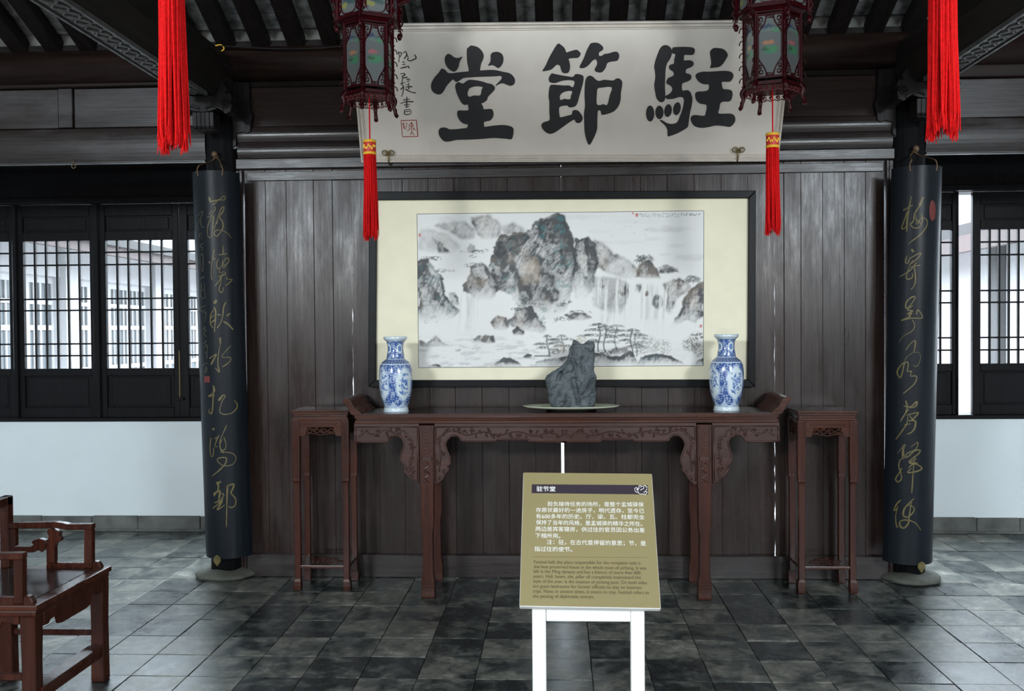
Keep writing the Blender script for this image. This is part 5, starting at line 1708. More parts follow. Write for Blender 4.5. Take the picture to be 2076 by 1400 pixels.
    # dark foreground
    for k, poly in enumerate(([(862, 744), (868, 738), (880, 736), (894, 741), (896, 746)], [(990, 746), (1003, 738), (1020, 727), (1036, 725), (1052, 736), (1060, 746)], [(1060, 722), (1070, 716), (1080, 720), (1076, 728), (1064, 727)],
                              [(1080, 746), (1086, 734), (1110, 730), (1150, 722), (1180, 716), (1206, 714), (1206, 746)], [(1200, 746), (1204, 714), (1224, 718), (1240, 724), (1262, 722), (1282, 714), (1290, 726), (1296, 746)],
                              [(1292, 746), (1300, 724), (1330, 720), (1362, 724), (1384, 734), (1392, 746)], [(1406, 746), (1412, 734), (1430, 727), (1430, 746)])):
        cliff(poly, .92, 110 + k, .12, 3, 4, .7, 1.0, .3, .25)
    cliff([(1232, 716), (1250, 706), (1270, 706), (1284, 718), (1262, 724)], .42, 120, .3, 2, 4)
    wash(sm(2.0, .8, np.abs(Y - 722)) * ((X > 1084) & (X < 1118)), (.12, .11, .10), .8)
    for q, (x, y0, y1, w, tn) in enumerate(((1112, 680, 722, 30, .8), (1142, 680, 716, 28, .75), (1216, 657, 714, 48, .9), (1228, 662, 716, 40, .85), (1250, 660, 714, 36, .62), (1282, 669, 722, 44, .9), (1291, 676, 724, 34, .7))):
        pine(x, y0, y1, w, 60 + q, tn)
    for q, (px, py, rx, ry, tn, c) in enumerate(((1178, 690, 14, 12, .6, (.30, .26, .15)), (1140, 706, 22, 10, .6, (.26, .22, .16)), (1125, 712, 14, 8, .8, (.09, .10, .09)), (1318, 700, 22, 20, .55, (.24, .24, .22)), (1345, 706, 20, 18, .55, (.27, .26, .22)), (1300, 712, 14, 10, .6, (.15, .15, .13)),
                                                (1402, 700, 20, 18, .7, (.15, .14, .12)), (1414, 684, 16, 9, .85, (.08, .08, .075)), (1418, 712, 14, 16, .65, (.20, .17, .14)), (1225, 716, 26, 6, .9, (.08, .08, .075)), (1265, 712, 18, 6, .6, (.18, .17, .15)))):
        tuft(px, py, rx, ry, 80 + q, tn, c, 2.6)
    # inscription and red seals
    rj = np.random.default_rng(2)
    for k in range(22):
        x = 1418 - k * 5.9 - rj.uniform(0, 1)
        big_ = k < 7
        a = np.zeros_like(X)
        for _ in range(5):
            cx, cy = x + rj.uniform(-1.8, 1.8), 436.5 + rj.uniform(-2.4, 3.0 if big_ else 5)
            L = rj.uniform(1, 2.4)
            if rj.random() < .5: a = np.maximum(a, (np.abs(Y - cy) < .55) & (np.abs(X - cx) < L))
            else: a = np.maximum(a, (np.abs(X - cx) < .55) & (np.abs(Y - cy) < L))
        a = (a * (.7 if big_ else .45))[..., None]
        img = img * (1 - a) + np.array([.08, .08, .08]) * a
    for cx, cy, r in ((1285, 434, 1.8), (1293, 437.5, 2.8), (1421, 663.5, 2.8), (850.5, 473, 2.6)):
        a = (((np.abs(X - cx) < r) & (np.abs(Y - cy) < r * 1.15)) * (.45 + .4 * (vnoise(X * 1.3, Y * 1.3, 3) > .4)))[..., None]
        img = img * (1 - a) + np.array([.55, .10, .07]) * a
    for _ in range(12):
        a = (sm(1.2, .5, np.hypot(X - rj.uniform(1225, 1320), Y - rj.uniform(450, 480))) * .6)[..., None]
        img = img * (1 - a) + np.array([.2, .2, .2]) * a
    return np.clip(img, .02, .85)


PY_ = -.030
pw = lambda x, y, Y=PY_: at(x, y, Y)
pt = thing('hanging_landscape_painting', 'wide framed ink landscape painting with cream mount and black frame on the screen', 'painting', (0, PY_, pw(1141, 780)[2]))
cTL, cTR, cBR, cBL = pw(765, 406), pw(1517, 402), pw(1514.5, 768.5), pw(762.5, 770)
oTL, oTR, oBR, oBL = pw(749, 389), pw(1531, 387), pw(1530, 784), pw(748, 784)
for a, b, c, d in ((oTL, oTR, cTR, cTL), (oTR, oBR, cBR, cTR), (oBR, oBL, cBL, cBR), (oBL, oTL, cTL, cBL)):
    m = MB().prism([p + [0, -.022, 0] for p in (a, b, c, d)], (0, .050, 0))
    m.build('frame_rail', MT['frame'], pt, .004, False, 2)
MB().prism([cTL + [0, .004, 0], cTR + [0, .004, 0], cBR + [0, .004, 0], cBL + [0, .004, 0]], (0, .022, 0)).build('mount', MT['silk'], pt)
NX, NY = 520, 282
img = paint_landscape(NX, NY)
q00, q10, q11, q01 = pw(845.5, 433.4), pw(1427, 427), pw(1426, 740.8), pw(848.5, 745)
s_, t_ = np.meshgrid(np.linspace(0, 1, NX), np.linspace(0, 1, NY))
G = (q00 * ((1 - s_) * (1 - t_))[..., None] + q10 * (s_ * (1 - t_))[..., None] + q11 * (s_ * t_)[..., None] + q01 * ((1 - s_) * t_)[..., None])
G[..., 1] = PY_ + .0026
org = np.array(origin_of(pt))
me = bpy.data.meshes.new('picture')
idx = np.arange(NX * NY).reshape(NY, NX)
quads = np.stack([idx[1:, :-1], idx[1:, 1:], idx[:-1, 1:], idx[:-1, :-1]], -1).reshape(-1, 4)
me.vertices.add(NX * NY)
me.vertices.foreach_set('co', (G.reshape(-1, 3) - org).astype(np.float32).ravel())
me.loops.add(quads.size)
me.loops.foreach_set('vertex_index', quads.ravel().astype(np.int32))
me.polygons.add(len(quads))
me.polygons.foreach_set('loop_start', np.arange(0, quads.size, 4, dtype=np.int32))
me.update(calc_edges=True)
ca = me.color_attributes.new('pigment', 'FLOAT_COLOR', 'POINT')
rgba = np.ones((NX * NY, 4), np.float32)
rgba[:, :3] = img.reshape(-1, 3)
ca.data.foreach_set('color', rgba.ravel())
put('picture', me, MT['paint'], pt)
m = MB()
for a, b in ((q00, q10), (q10, q11), (q11, q01), (q01, q00)):
    m.tube([a + [0, .003 + PY_ - a[1], 0], b + [0, .003 + PY_ - b[1], 0]], .0016, 4)
m.build('picture_border', MT['inkgrey'], pt)

# ------------------------------------------------------------------ palace lanterns
TASZ = 1.955


def lantern_pane(m, P, u0, u1, v0, v1, seed, kind):
    """painted glass pane: pale ground, hills, flowers"""
    nu, nv = 26, 48 if kind == 'tall' else 18
    rj = np.random.default_rng(seed)
    U, V = np.meshgrid(np.linspace(0, 1, nu), np.linspace(0, 1, nv))
    c = np.ones((nv, nu, 3)) * np.array([.14, .155, .155])
    n = fbm(U * 9 + seed, V * 20, seed, 4)
    def blob(cu, cv, ru, rv, col, am=.8):
        nonlocal c
        a = (sm(1.1, .7, ((U - cu) / ru) ** 2 + ((V - cv) / rv) ** 2 + (n - .5) * 2.2) * am)[..., None]
        c = c * (1 - a) + np.array(col) * a
    if kind == 'tall':
        blob(.35, .80, .26, .055, (.035, .055, .13)); blob(.62, .78, .22, .035, (.05, .08, .10)); blob(.5, .76, .5, .03, (.16, .22, .20)); blob(.8, .74, .2, .03, (.08, .25, .12))
        blob(.45, .55, .28, .035, [(.50, .22, .10), (.45, .13, .14), (.40, .28, .10)][seed % 3]); blob(.55, .43, .34, .075, (.06, .26, .12)); blob(.3, .44, .18, .03, (.05, .10, .07)); blob(.5, .36, .42, .018, (.10, .18, .18))
    else:
        blob(.45, .60, .28, .20, (.03, .06, .08)); blob(.65, .46, .25, .12, (.05, .09, .09)); blob(.25, .35, .22, .12, (.26, .26, .06))
    G_ = [[P(u0 + (u1 - u0) * u, v0 + (v1 - v0) * v) for u in np.linspace(0, 1, nu)] for v in np.linspace(0, 1, nv)]
    m.grid(G_, False, c.reshape(-1, 3))


def make_lantern(label, px, rot, seed, Y, R1, RC):
    X = at(px, 250, Y)[0]
    g = thing('hanging_lantern', label, 'lantern', (X, Y, TASZ), 'red palace lanterns hanging in the hall')
    zb, zt, zc0, zc1 = 2.676, 3.020, 3.040, 3.178
    frame, base = MB(), MB()
    cor = [rot + math.pi / 6 + k * math.pi / 3 for k in range(6)]
    C_ = lambda r, k, z: np.array([X + r * math.cos(cor[k % 6]), Y + r * math.sin(cor[k % 6]), z])

    def hexbar(m, r, z, h, t):
        m.lathe([(r - t, z - h), (r, z - h), (r, z + h), (r - t, z + h), (r - t, z - h)], (0, 0), 6, cap=False)
        nv = 30
        for i in range(len(m.v) - nv, len(m.v)):
            a, b, c = m.v[i]
            q = rot + math.pi / 6
            m.v[i] = (X + a * math.cos(q) - b * math.sin(q), Y + a * math.sin(q) + b * math.cos(q), c)
    m = MB()
    for k in range(6):
        m.tube([C_(R1, k, zb - .01), C_(R1, k, zt + .02)], .0085, 6)
    for z, h in ((zb, .008), (zb + .026, .005), (zt, .008), (zt - .02, .005)): hexbar(m, R1 + .004, z, h, .014)
    m.build('body_frame', MT['lacq'], g)
    m = MB()
    for k in range(6):
        m.tube([C_(RC, k, zc0 - .008), C_(RC, k, zc1 + .01)], .009, 6)
    for z, h in ((zc0, .009), (zc1, .009)): hexbar(m, RC + .004, z, h, .016)
    for k in range(6):
        m.prism([C_(RC, k, zc0), C_(RC, k + 1, zc0), C_(R1, k + 1, zt), C_(R1, k, zt)], (0, 0, -.004))
    m.build('crown_frame', MT['lacq'], g)
    hexb = MB()
    hexb.add([tuple(C_(R1, k, zb - .012)) for k in range(6)], [(5, 4, 3, 2, 1, 0)])
    hexb.build('base_board', MT['lacqred'], g)
    # panes with fret corners
    for k in range(6):
        a0, a1 = C_(R1 * .985, k, 0), C_(R1 * .985, k + 1, 0)
        P = lambda u, v: (a0[0] + (a1[0] - a0[0]) * u, a0[1] + (a1[1] - a0[1]) * u, v)
        m = MB()
        lantern_pane(m, P, .1, .9, zb + .03, zt - .022, seed + k, 'tall')
        p = m.build('pane', MT['lglass'], g)
        m = MB()
        b0, b1 = C_(R1 * 1.0, k, 0), C_(R1 * 1.0, k + 1, 0)
        Q = lambda u, v: (b0[0] + (b1[0] - b0[0]) * u, b0[1] + (b1[1] - b0[1]) * u, v)
        H = zt - .022 - zb - .03
        for su in (0, 1):
            for sv in (0, 1):
                uu = lambda t: .10 + t if su == 0 else .90 - t
                vv = lambda t: zb + .03 + t * H if sv == 0 else zt - .022 - t * H
                m.tube(catmull([Q(uu(0), vv(.30)), Q(uu(.06), vv(.24)), Q(uu(.18), vv(.16)), Q(uu(.26), vv(.07)), Q(uu(.27), vv(0))], 4), .0036, 5)
                m.tube([Q(uu(.09 + .055 * math.cos(q * .5)), vv(.07 + .035 * math.sin(q * .5))) for q in range(13)], .003, 5)
                m.tube([Q(uu(.06 + .04 * math.cos(q * .5)), vv(.16 + .03 * math.sin(q * .5))) for q in range(13)], .003, 5)
                m.tube([Q(uu(.34 + .045 * math.cos(q * .5)), vv(.03 + .022 * math.sin(q * .5))) for q in range(13)], .003, 5)
        for u in (.085, .915): m.tube([Q(u, zb + .03), Q(u, zt - .022)], .005, 5)
        m.build('fret', MT['lacq'], g)
        c0, c1 = C_(RC * .985, k, 0), C_(RC * .985, k + 1, 0)
        P2 = lambda u, v: (c0[0] + (c1[0] - c0[0]) * u, c0[1] + (c1[1] - c0[1]) * u, v)
        m = MB()
        lantern_pane(m, P2, .1, .9, zc0 + .012, zc1 - .012, seed + k + 7, 'low')
        m.build('crown_pane', MT['lglass'], g)
        m = MB()
        d0, d1 = C_(RC, k, 0), C_(RC, k + 1, 0)
        Q2 = lambda u, v: (d0[0] + (d1[0] - d0[0]) * u, d0[1] + (d1[1] - d0[1]) * u, v)
        zm, hh = (zc0 + zc1) / 2, (zc1 - zc0) / 2 - .012
        m.tube([Q2(.5 + .32 * np.sign(math.cos(q)) * abs(math.cos(q)) ** .6, zm + hh * np.sign(math.sin(q)) * abs(math.sin(q)) ** .6) for q in np.linspace(0, 2 * math.pi, 25)], .0034, 5)
        for su in (.12, .88):
            for sz in (-1, 1):
                m.tube([Q2(su + .035 * math.cos(q * .55), zm + sz * .028 + .020 * math.sin(q * .55)) for q in range(12)], .003, 5)
        m.build('crown_fret', MT['lacq'], g)
        # scroll skirt under the body, frieze between
        m = MB()
        e0, e1 = C_(R1 + .002, k, 0), C_(R1 + .002, k + 1, 0)
        Q3 = lambda u, v: (e0[0] + (e1[0] - e0[0]) * u, e0[1] + (e1[1] - e0[1]) * u, v)
        for q2 in range(4):
            m.tube([Q3(.14 + .24 * q2 + .075 * math.cos(q * .5) * (1 - q / 26), zb - .024 + .011 * math.sin(q * .5) * (1 - q / 26)) for q in range(18)], .0028, 5)
        m.tube([Q3(u, zb - .036 + .004 * math.cos(u * 25)) for u in np.linspace(0, 1, 13)], .003, 5)
        m.build('skirt', MT['lacqred'], g)
    # dragon arms at the crown corners, drop finials, feet
    for k in range(6):
        d = np.array([math.cos(cor[k]), math.sin(cor[k]), 0])
        o = np.array([X, Y, 0])
        pp = lambda r, z: o + d * r + [0, 0, z]
        rj = random.Random(seed * 10 + k)
        m = MB()
        c = catmull([pp(RC - .01, zc1 - .035), pp(RC + .022, zc1 - .01), pp(RC + .045, zc1 + .0), pp(RC + .070, zc1 + .022), pp(RC + .085, zc1 + .022), pp(RC + .094, zc1 + .006)], 4)
        m.tube(c, list(np.interp(np.linspace(0, 1, len(c)), [0, .35, .6, .75, .9, 1], [.016, .015, .012, .018, .014, .006])), 7)
        for q in range(9):
            b = c[min(len(c) - 1, 3 + 2 * q)]
            m.tube([b, b + d * rj.uniform(-.014, .004) + [0, 0, rj.uniform(.014, .026)]], [.006, .002], 5)
        m.build('dragon_arm', MT['lacq'], g, 0, True)
        m = MB()
        c = catmull([pp(RC + .004, zc0 + .10), pp(RC + .022, zc0 + .075), pp(RC + .008, zc0 + .045), pp(RC + .022, zc0 + .02), pp(RC + .006, zc0 - .01), pp(RC + .016, zc0 - .045), pp(RC + .004, zc0 - .06)], 5)
        m.tube(c, [.0045] * len(c), 6)
        for q in range(4):
            b = pp(RC + .006, zc0 + .085 - q * .035)
            m.tube([b + d * .014 * (1 - w / 14) * math.cos(w * .55) + [0, 0, .014 * (1 - w / 14) * math.sin(w * .55)] for w in range(12)], .0034, 5)
        m.ball(pp(RC + .004, zc0 - .052), .013, 7, 5, (1, 1, 1.5))
        m.build('crown_drop', MT['lacq'], g, 0, True)
        m = MB()
        for q in range(5):
            b = pp(R1 + .012, zt - .06 - q * .062)
            m.tube([b + d * .012 * math.cos(w * .6) + [0, 0, .022 * math.sin(w * .6)] for w in range(9)], .003, 5)
        m.tube([pp(R1 + .002, zt - .02), pp(R1 + .004, zb)], .004, 5)
        m.build('corner_scroll', MT['lacq'], g, 0, True)
        m = MB()
        c = catmull([pp(R1 - .008, zb + .01), pp(R1 + .010, zb - .015), pp(R1 + .004, zb - .045), pp(R1 + .016, zb - .085), pp(R1 + .012, zb - .095)], 5)
        m.tube(c, list(np.interp(np.linspace(0, 1, len(c)), [0, .3, .6, .9, 1], [.014, .013, .009, .012, .006])), 7)
        for q in range(5):
            b = c[4 * q % len(c)]
            m.ball(b + d * .006, .008, 6, 4)
        m.build('foot', MT['lacq'], g, 0, True)
    # hanger
    m = MB()
    zcl = zr(Y) + .01
    for k in range(6):
        m.tube([C_(RC, k, zc1 + .008), np.array([X, Y, zc1 + .16])], .003, 5)
    m.tube([np.array([X, Y, zc1 + .15]), np.array([X, Y, zcl])], .005, 6)
    m.build('hanging_rod', MT['lacq'], g)
    # tassel
    MB().tube([(X, Y, zb - .012), (X + .001, Y, 2.455)], .0035, 6).build('cord', MT['red'], g)
    MB().lathe([(.008, 2.455), (.0295, 2.452), (.0315, 2.445), (.0315, 2.385), (.0295, 2.38)], (X, Y), 24).build('tassel_cap', MT['redcap'], g, 0, True)
    m = MB()
    for z in (2.446, 2.386):
        m.lathe([(.0305, z - .007), (.0335, z - .005), (.0335, z + .005), (.0305, z + .007)], (X, Y), 24, cap=False)
    m.build('gold_braid', MT['yellow'], g, 0, True)
    m = MB()
    for q in range(9):
        a = -2.6 + q * .26
        m.ball((X + .032 * math.cos(a), Y + .032 * math.sin(a), 2.416 + .008 * math.sin(q * 1.9)), .006, 5, 4, (1, .5, 1.2))
    m.build('cap_embroidery', MT['yellow'], g)
    m = MB()
    rj = random.Random(seed)
    for q in range(230):
        a, rr = rj.uniform(0, 6.283), .0295 * math.sqrt(rj.uniform(.25, 1))
        cl = math.floor(a / .7)
        zl_ = TASZ + abs(rj.gauss(0, .022)) + .012 * math.sin(cl * 5 + seed)
        x0, y0 = X + rr * math.cos(a), Y + rr * math.sin(a)
        sp = 1.06 + rj.gauss(0, .08)
        ca_ = (cl + .5) * .7
        x1, y1 = X + .033 * (rr / .0295) * math.cos(a * .45 + ca_ * .55) * sp, Y + .033 * (rr / .0295) * math.sin(a * .45 + ca_ * .55) * sp
        m.tube([(x0, y0, 2.384), (x0 * .6 + x1 * .4 + rj.gauss(0, .001), y0 * .6 + y1 * .4, 2.384 * .55 + zl_ * .45), (x1, y1, zl_ + .05), (x1 + rj.gauss(0, .0035), y1 + rj.gauss(0, .0035), zl_)], [.0024, .0024, .0021, .0010], 4, False)
    tag(m.build('tassel_fringe', MT['red'], g, 0, True), kind='stuff')
    return g


LY, LY2 = -.95, -3.30
l1 = make_lantern('dark red hexagonal palace lantern with red tassel, over the left end of the cream plaque', 749, math.radians(-3), 3, LY, .124, .158)
l2 = make_lantern('dark red hexagonal palace lantern with red tassel, over the right end of the cream plaque', 1566, math.radians(12), 9, LY, .135, .170)
for n, (px, rz, lab) in enumerate(((350, .2, 'palace lantern hung nearer, its red tassel before the left column and lintel'), (1911, -.15, 'palace lantern hung nearer, its red tassel before the right column'))):
    X = at(px, 200, LY2)[0]
    r = dup(l1 if n == 0 else l2, (X, LY2, TASZ), rz, lab)
    for ch in r.children:
        if ch.name.startswith('hanging_rod'):
            zz = zr(LY2) + .01
            ch.data = MB().tube([(0, 0, 3.13 - TASZ), (0, 0, zz - TASZ)], .005, 6).mesh('hanging_rod')
            ch.data.materials.append(MT['lacq'])

# ------------------------------------------------------------------ the information sign
b0, b1 = np.array(at(1053, 1228, -2.35)), np.array(at(1340, 1233, -2.35))
t0, t1 = np.array(at(1065, 957, -2.01)), np.array(at(1325, 961, -2.01))
SU = (b1 - b0) / np.linalg.norm(b1 - b0)
SV = t0 - b0
SV = SV - SU * np.dot(SV, SU)
SH = np.linalg.norm(SV)
SV /= SH
SN = np.cross(SU, SV)
SWD = np.linalg.norm(b1 - b0)
sg_ = thing('information_sign', 'olive information sign on white legs standing before the altar table', 'sign', ((b0[0] + b1[0]) / 2, -2.3, 0))
spx = lambda x, y, o=0.0: on_plane(1040 + x / 4.375, 940 + y / 4.375, b0 + SN * o, SN)
MB().prism([b0, b1, b1 + SV * SH, b0 + SV * SH], -SN * .026).build('board', MT['white'], sg_, .003)
e_ = .0015
MB().prism([b0 + SN * .0012 + SU * e_ + SV * e_, b1 + SN * .0012 - SU * e_ + SV * e_, b1 + SV * (SH - e_) - SU * e_ + SN * .0012, b0 + SV * (SH - e_) + SU * e_ + SN * .0012], -SN * .001).build('print_sheet', MT['olive'], sg_)
band = [(168, 180), (1195, 187), (1198, 270), (165, 258)]
MB().prism([spx(x, y, .0018) for x, y in band], -SN * .0004).build('title_band', MT['purple'], sg_)


def text_line(txt, p0, p1, h, m, off, bold=0.0, name='lettering'):
    """one printed line fitted between two picture-measured ends"""
    A, B = spx(*p0, off), spx(*p1, off)
    cu = bpy.data.curves.new('t', 'FONT')
    cu.body = txt
    cu.size = 1.0
    cu.offset = bold
    ob = bpy.data.objects.new('t', cu)
    COL.objects.link(ob)
    dg = bpy.context.evaluated_depsgraph_get()
    me = bpy.data.meshes.new_from_object(ob.evaluated_get(dg))
    bpy.data.objects.remove(ob)
    if not len(me.vertices): return
    co = np.empty(len(me.vertices) * 3)
    me.vertices.foreach_get('co', co)
    co = co.reshape(-1, 3)
    x0, x1 = co[:, 0].min(), co[:, 0].max()
    d = B - A
    L = np.linalg.norm(d)
    d /= L
    up = np.cross(SN, d)
    org_ = np.array(origin_of(sg_))
    out = A - org_ + np.outer((co[:, 0] - x0) / (x1 - x0) * L, d) + np.outer(co[:, 1] * h, up)
    me.vertices.foreach_set('co', out.astype(np.float32).ravel())
    me.name = name
    me.materials.clear()
    put(name, me, m, sg_)


hpx = lambda n: n / 4.375 * 3.45 / F_PX * 1.25
text_line('驻节堂', (208, 238), (376, 240), hpx(46), MT['signwhite'], .0024, .010, 'title')
CN = [('担负接待任务的场所，是整个盂城驿保', 305, 1160, 370, 376), ('存原状最好的一进房子，明代遗存，至今已', 203, 1165, 424, 432), ('有600多年的历史。厅、梁、瓦、柱都完全', 203, 1168, 480, 488), ('保持了当年的风格，是盂城驿的精华之所在。', 203, 1148, 534, 548),
      ('两边是宾客寝房，供过往的官员因公务出差', 200, 1168, 592, 604), ('下榻所用。', 198, 420, 652, 655), ('注：驻，在古代是停留的意思；节，是', 300, 1180, 708, 722), ('指过往的使节。', 190, 526, 770, 775)]
for t, x0, x1, y0, y1 in CN: text_line(t, (x0, y0), (x1, y1), hpx(41), MT['signwhite'], .0022, .0)
EN = [('Festival hall: the place responsible for the reception task is', 186, 1132, 881, 892), ('the best preserved house in the whole town of yicheng. It was', 185, 1183, 923, 937), ('left in the Ming dynasty and has a history of more than 600', 182, 1132, 965, 978), ('years. Hall, beam, tile, pillar all completely maintained the', 180, 1136, 1008, 1020),
      ('style of the year, is the essence of yicheng post. On both sides', 178, 1188, 1052, 1066), ('are guest bedrooms for former officials to stay on business', 177, 1143, 1096, 1109), ('trips. Note: in ancient times, it means to stay. Festival refers to', 176, 1207, 1140, 1154), ('the passing of diplomatic envoys.', 175, 720, 1185, 1190)]
for t, x0, x1, y0, y1 in EN: text_line(t, (x0, y0), (x1, y1), hpx(35), MT['signbrown'], .0022, 0.0)
# cloud emblem on the band, thin rule
m = MB()
cl = lambda pts, w=28: ribbon_px(m, pts, w, (1280, 960), 28.0, lambda x, y: on_plane(x, y, b0 + SN * .0024, SN), 5, .1)
cl([(190, 900), (200, 830), (260, 780), (320, 790), (360, 840), (400, 850), (450, 840)]); cl([(190, 900), (220, 980), (300, 1040), (380, 1060), (450, 1110), (560, 1150), (660, 1130), (720, 1170), (800, 1170), (855, 1110), (850, 1030), (790, 990), (730, 1020), (720, 1070), (770, 1070)])
cl([(450, 840), (420, 770), (430, 700), (490, 660), (560, 690), (560, 740), (490, 760)]); cl([(560, 690), (650, 700), (710, 760), (690, 840), (620, 870), (560, 880), (520, 930), (560, 920)]); cl([(390, 850), (370, 950), (390, 1050)]); cl([(300, 870), (330, 860), (350, 890), (320, 905), (300, 870)], 40)
cl([(700, 670), (780, 665), (830, 700), (840, 750), (920, 745)], 34); cl([(800, 990), (830, 930), (880, 890), (860, 830)], 24); cl([(850, 1030), (930, 1030)], 22)
m.build('cloud_emblem', MT['signwhite'], sg_)
m = MB()
m.prism([spx(175, 822, .0018), spx(1188, 828, .0018), spx(1188, 830, .0018), spx(175, 824.5, .0018)], -SN * .0003)
m.build('rule_line', MT['signbrown'], sg_)
LYs = -2.315
zt_ = at(1190, 1240, LYs)[2]
zb_ = at(1190, 1260, LYs)[2]
for xa, xb in ((1079, 1107), (1279, 1307)):
    x0, x1 = at(xa, 1300, LYs)[0], at(xb, 1300, LYs)[0]
    MB().box(x0, x1, LYs, LYs + .035, .012, zt_ + .02).build('leg', MT['white'], sg_, .003)
    MB().box(x0 - .004, x1 + .004, LYs - .004, LYs + .06, 0, .014).build('foot', MT['white'], sg_, .004)
MB().box(at(1107, 1250, LYs)[0] + .001, at(1279, 1250, LYs)[0] - .001, LYs + .003, LYs + .032, zb_, zt_ + .01).build('cross_rail', MT['white'], sg_, .002)

# ------------------------------------------------------------------ armchair at the left
CYF, CYN = -1.72, -2.24
Xf = at(206, 1146, CYF)[0]
Xb = at(10, 1100, CYF)[0]
ch = thing('armchair', 'dark rosewood armchair with openwork arms at the lower left of the hall', 'chair', ((Xf + Xb) / 2, (CYF + CYN) / 2, 0))
cz = lambda x, y: at(x, y, CYF)[2]
zs = cz(206, 1150)
xf1, xb1 = at(219, 1146, CYF)[0], Xb - .03
m = MB()
m.box(xb1, xf1, CYN - .035, CYF + .035, zs - .022, zs)
m.build('seat_frame', MT['rosex'], ch, .005, False, 2)
MB().box(xb1 + .05, xf1 - .055, CYN + .03, CYF - .03, zs + .0005, zs + .002).build('seat_panel', MT['rosetop'], ch)
MB().box(xb1 + .008, xf1 - .008, CYN - .027, CYF + .027, zs - .045, zs - .022).build('seat_waist', MT['rose'], ch, .006, False, 2)
xl = Xf - .012
for X in (xl, Xb + .01):
    for Y in (CYF, CYN):
        MB().stack([(X, Y, zs - .045, .030, .030), (X, Y, .25, .027, .027), (X, Y, 0, .029, .029)]).build('leg', MT['rose'], ch, .004)
zap = zs - .045
ap = [(0, 0), (1, 0), (1, -.055), (.93, -.058), (.90, -.045), (.80, -.042), (.77, -.082), (.70, -.088), (.30, -.088), (.23, -.082), (.20, -.042), (.10, -.045), (.07, -.058), (0, -.055)]
Lc = CYF - CYN - .06
MB().prism([(xl + .018, CYN + .03 + a * Lc, zap + b * .9) for a, b in ap], (.014, 0, 0)).build('apron', MT['rose'], ch, .002)
MB().prism([(Xb + .04 + a * (xl - Xb - .08), CYF + .012, zap + b * .6) for a, b in ap], (0, .012, 0)).build('apron', MT['rose'], ch, .002)
MB().prism([(Xb + .04 + a * (xl - Xb - .08), CYN - .012, zap + b * .6) for a, b in ap], (0, .012, 0)).build('apron', MT['rose'], ch, .002)
zst = cz(206, 1300)
MB().box(xl - .028, xl + .038, CYN + .0, CYF - .0, zst - .02, zst).build('footrest', MT['rose'], ch, .004)
MB().box(xl - .005, xl + .02, CYN + .03, CYF - .03, zst - .06, zst - .021).build('footrest_apron', MT['rose'], ch, .003)
for Y in (CYF, CYN): MB().box(Xb, xl, Y - .012, Y + .012, zst + .03, zst + .055).build('stretcher', MT['rose'], ch, .003)
# arms: pixel measured on the far side, repeated on the near side
ax = lambda x, y: (at(x, y, CYF)[0], at(x, y, CYF)[2])
zk2 = 1 / 3.685
AF = lambda x, y: ax(x * zk2, 960 + y * zk2)


def bar(Y, pts, name, t=.026, mm='rose'):
    return MB().prism([(AF(x, y)[0], Y - t / 2, AF(x, y)[1]) for x, y in pts], (0, t, 0)).build(name, MT[mm], ch, .003)


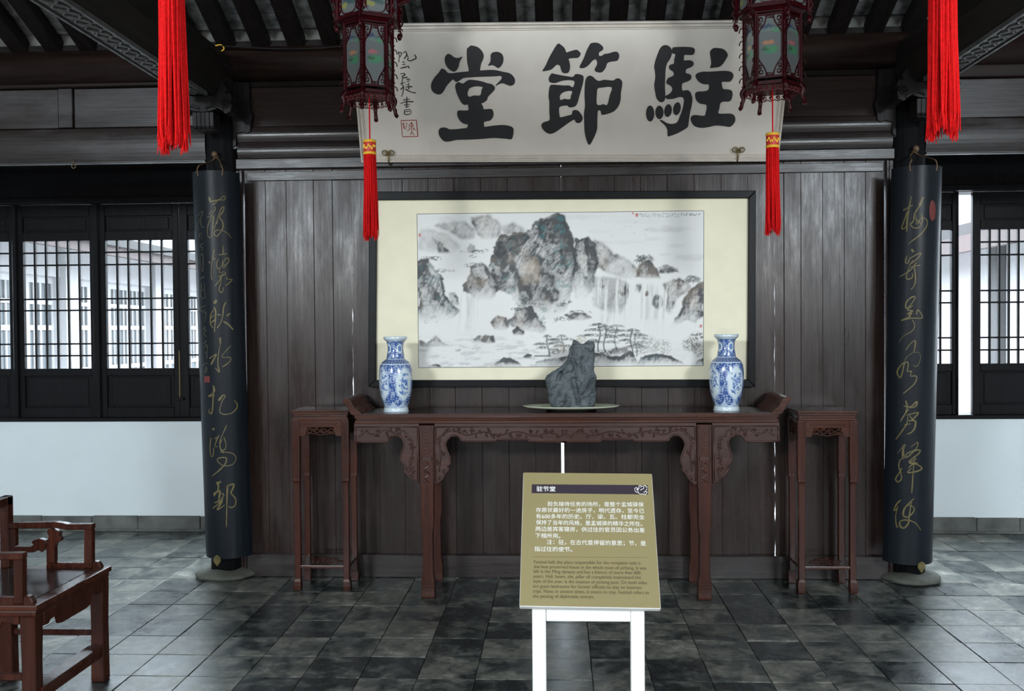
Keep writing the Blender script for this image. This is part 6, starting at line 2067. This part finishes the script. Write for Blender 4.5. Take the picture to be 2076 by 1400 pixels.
for Y in (CYF, CYN):
    bar(Y, [(70, 362), (430, 355), (480, 362), (520, 372), (700, 370), (700, 412), (520, 415), (470, 405), (430, 400), (70, 405)], 'arm_rail', .036)
    bar(Y, [(640, 413), (698, 413), (698, 700), (640, 700)], 'arm_post', .034)
    bar(Y, [(358, 660), (640, 660), (640, 712), (358, 712)], 'lower_rail', .03)
    bar(Y, [(700, 660), (715, 645), (745, 655), (765, 690), (765, 712), (700, 712)], 'corner_scroll', .03)
    bar(Y, [(358, 660), (358, 540), (365, 500), (375, 455), (362, 440), (365, 410), (390, 403), (440, 420), (458, 440), (448, 455), (465, 475), (462, 500), (430, 515), (420, 545), (420, 660)], 'scroll_post', .03)
    bar(Y, [(70, 405), (125, 405), (128, 540), (240, 540), (262, 525), (245, 505), (262, 490), (300, 478), (345, 490), (360, 515), (350, 560), (325, 582), (300, 565), (262, 582), (70, 585)], 'arm_scroll', .03)
xp = AF(10, 0)[0], AF(75, 0)[0]
for Y in (CYF, CYN):
    MB().box(xp[0], xp[1], Y - .022, Y + .022, zs, AF(0, 165)[1]).build('back_post', MT['rose'], ch, .004)
zbk = AF(0, 165)[1]
MB().box(xp[0], xp[1], CYN - .022, CYN + .14, zbk - .04, zbk).build('back_rail', MT['rose'], ch, .004)
MB().box(xp[0], xp[1], CYF - .14, CYF + .022, zbk - .04, zbk).build('back_rail', MT['rose'], ch, .004)
MB().box(xp[0], xp[1], CYN + .14, CYN + .175, zs, zbk + .16).build('back_post', MT['rose'], ch, .004)
MB().box(xp[0], xp[1], CYF - .175, CYF - .14, zs, zbk + .16).build('back_post', MT['rose'], ch, .004)
MB().box(xp[0], xp[1], CYN + .14, CYF - .14, zbk + .13, zbk + .18).build('crest_rail', MT['rose'], ch, .006)
MB().box(xp[0] + .005, xp[1] - .01, CYN + .18, CYF - .18, zs + .02, zbk + .12).build('back_panel', MT['rose'], ch, .006)

# ------------------------------------------------------------------ small fixings
m = MB()
m.tube(catmull([at(445, 93, -.125), at(560, 99, -.125), at(640, 98, -.125), at(700, 94, -.125), at(860, 92, -.125)], 6), .005, 6)
cb = thing('cable', 'thin dark cable sagging along the log above the left of the screen', 'cable', at(445, 93, -.125))
m.build('cord', MT['dark'], cb, 0, True)
MB().tube(catmull([at(436, 93, -.125), at(447, 91, -.125), at(454, 97, -.125), at(450, 103, -.125), at(441, 103, -.125)], 6), .004, 6).build('yellow_loop', MT['yellow'], cb, 0, True)
hkp = at(149, 333, -.05)
hkt = thing('ceiling_hook', 'small iron ring hook under the worn left lintel board', 'hook', hkp)
MB().tube([hkp + [.012 * math.cos(k * .6), 0, -.012 + .012 * math.sin(k * .6)] for k in range(12)], .003, 6).build('ring', MT['wire'], hkt, 0, True)
MB().tube([hkp + [0, 0, 0], hkp + [0, .006, .03]], .003, 6).build('shank', MT['wire'], hkt, 0, True)
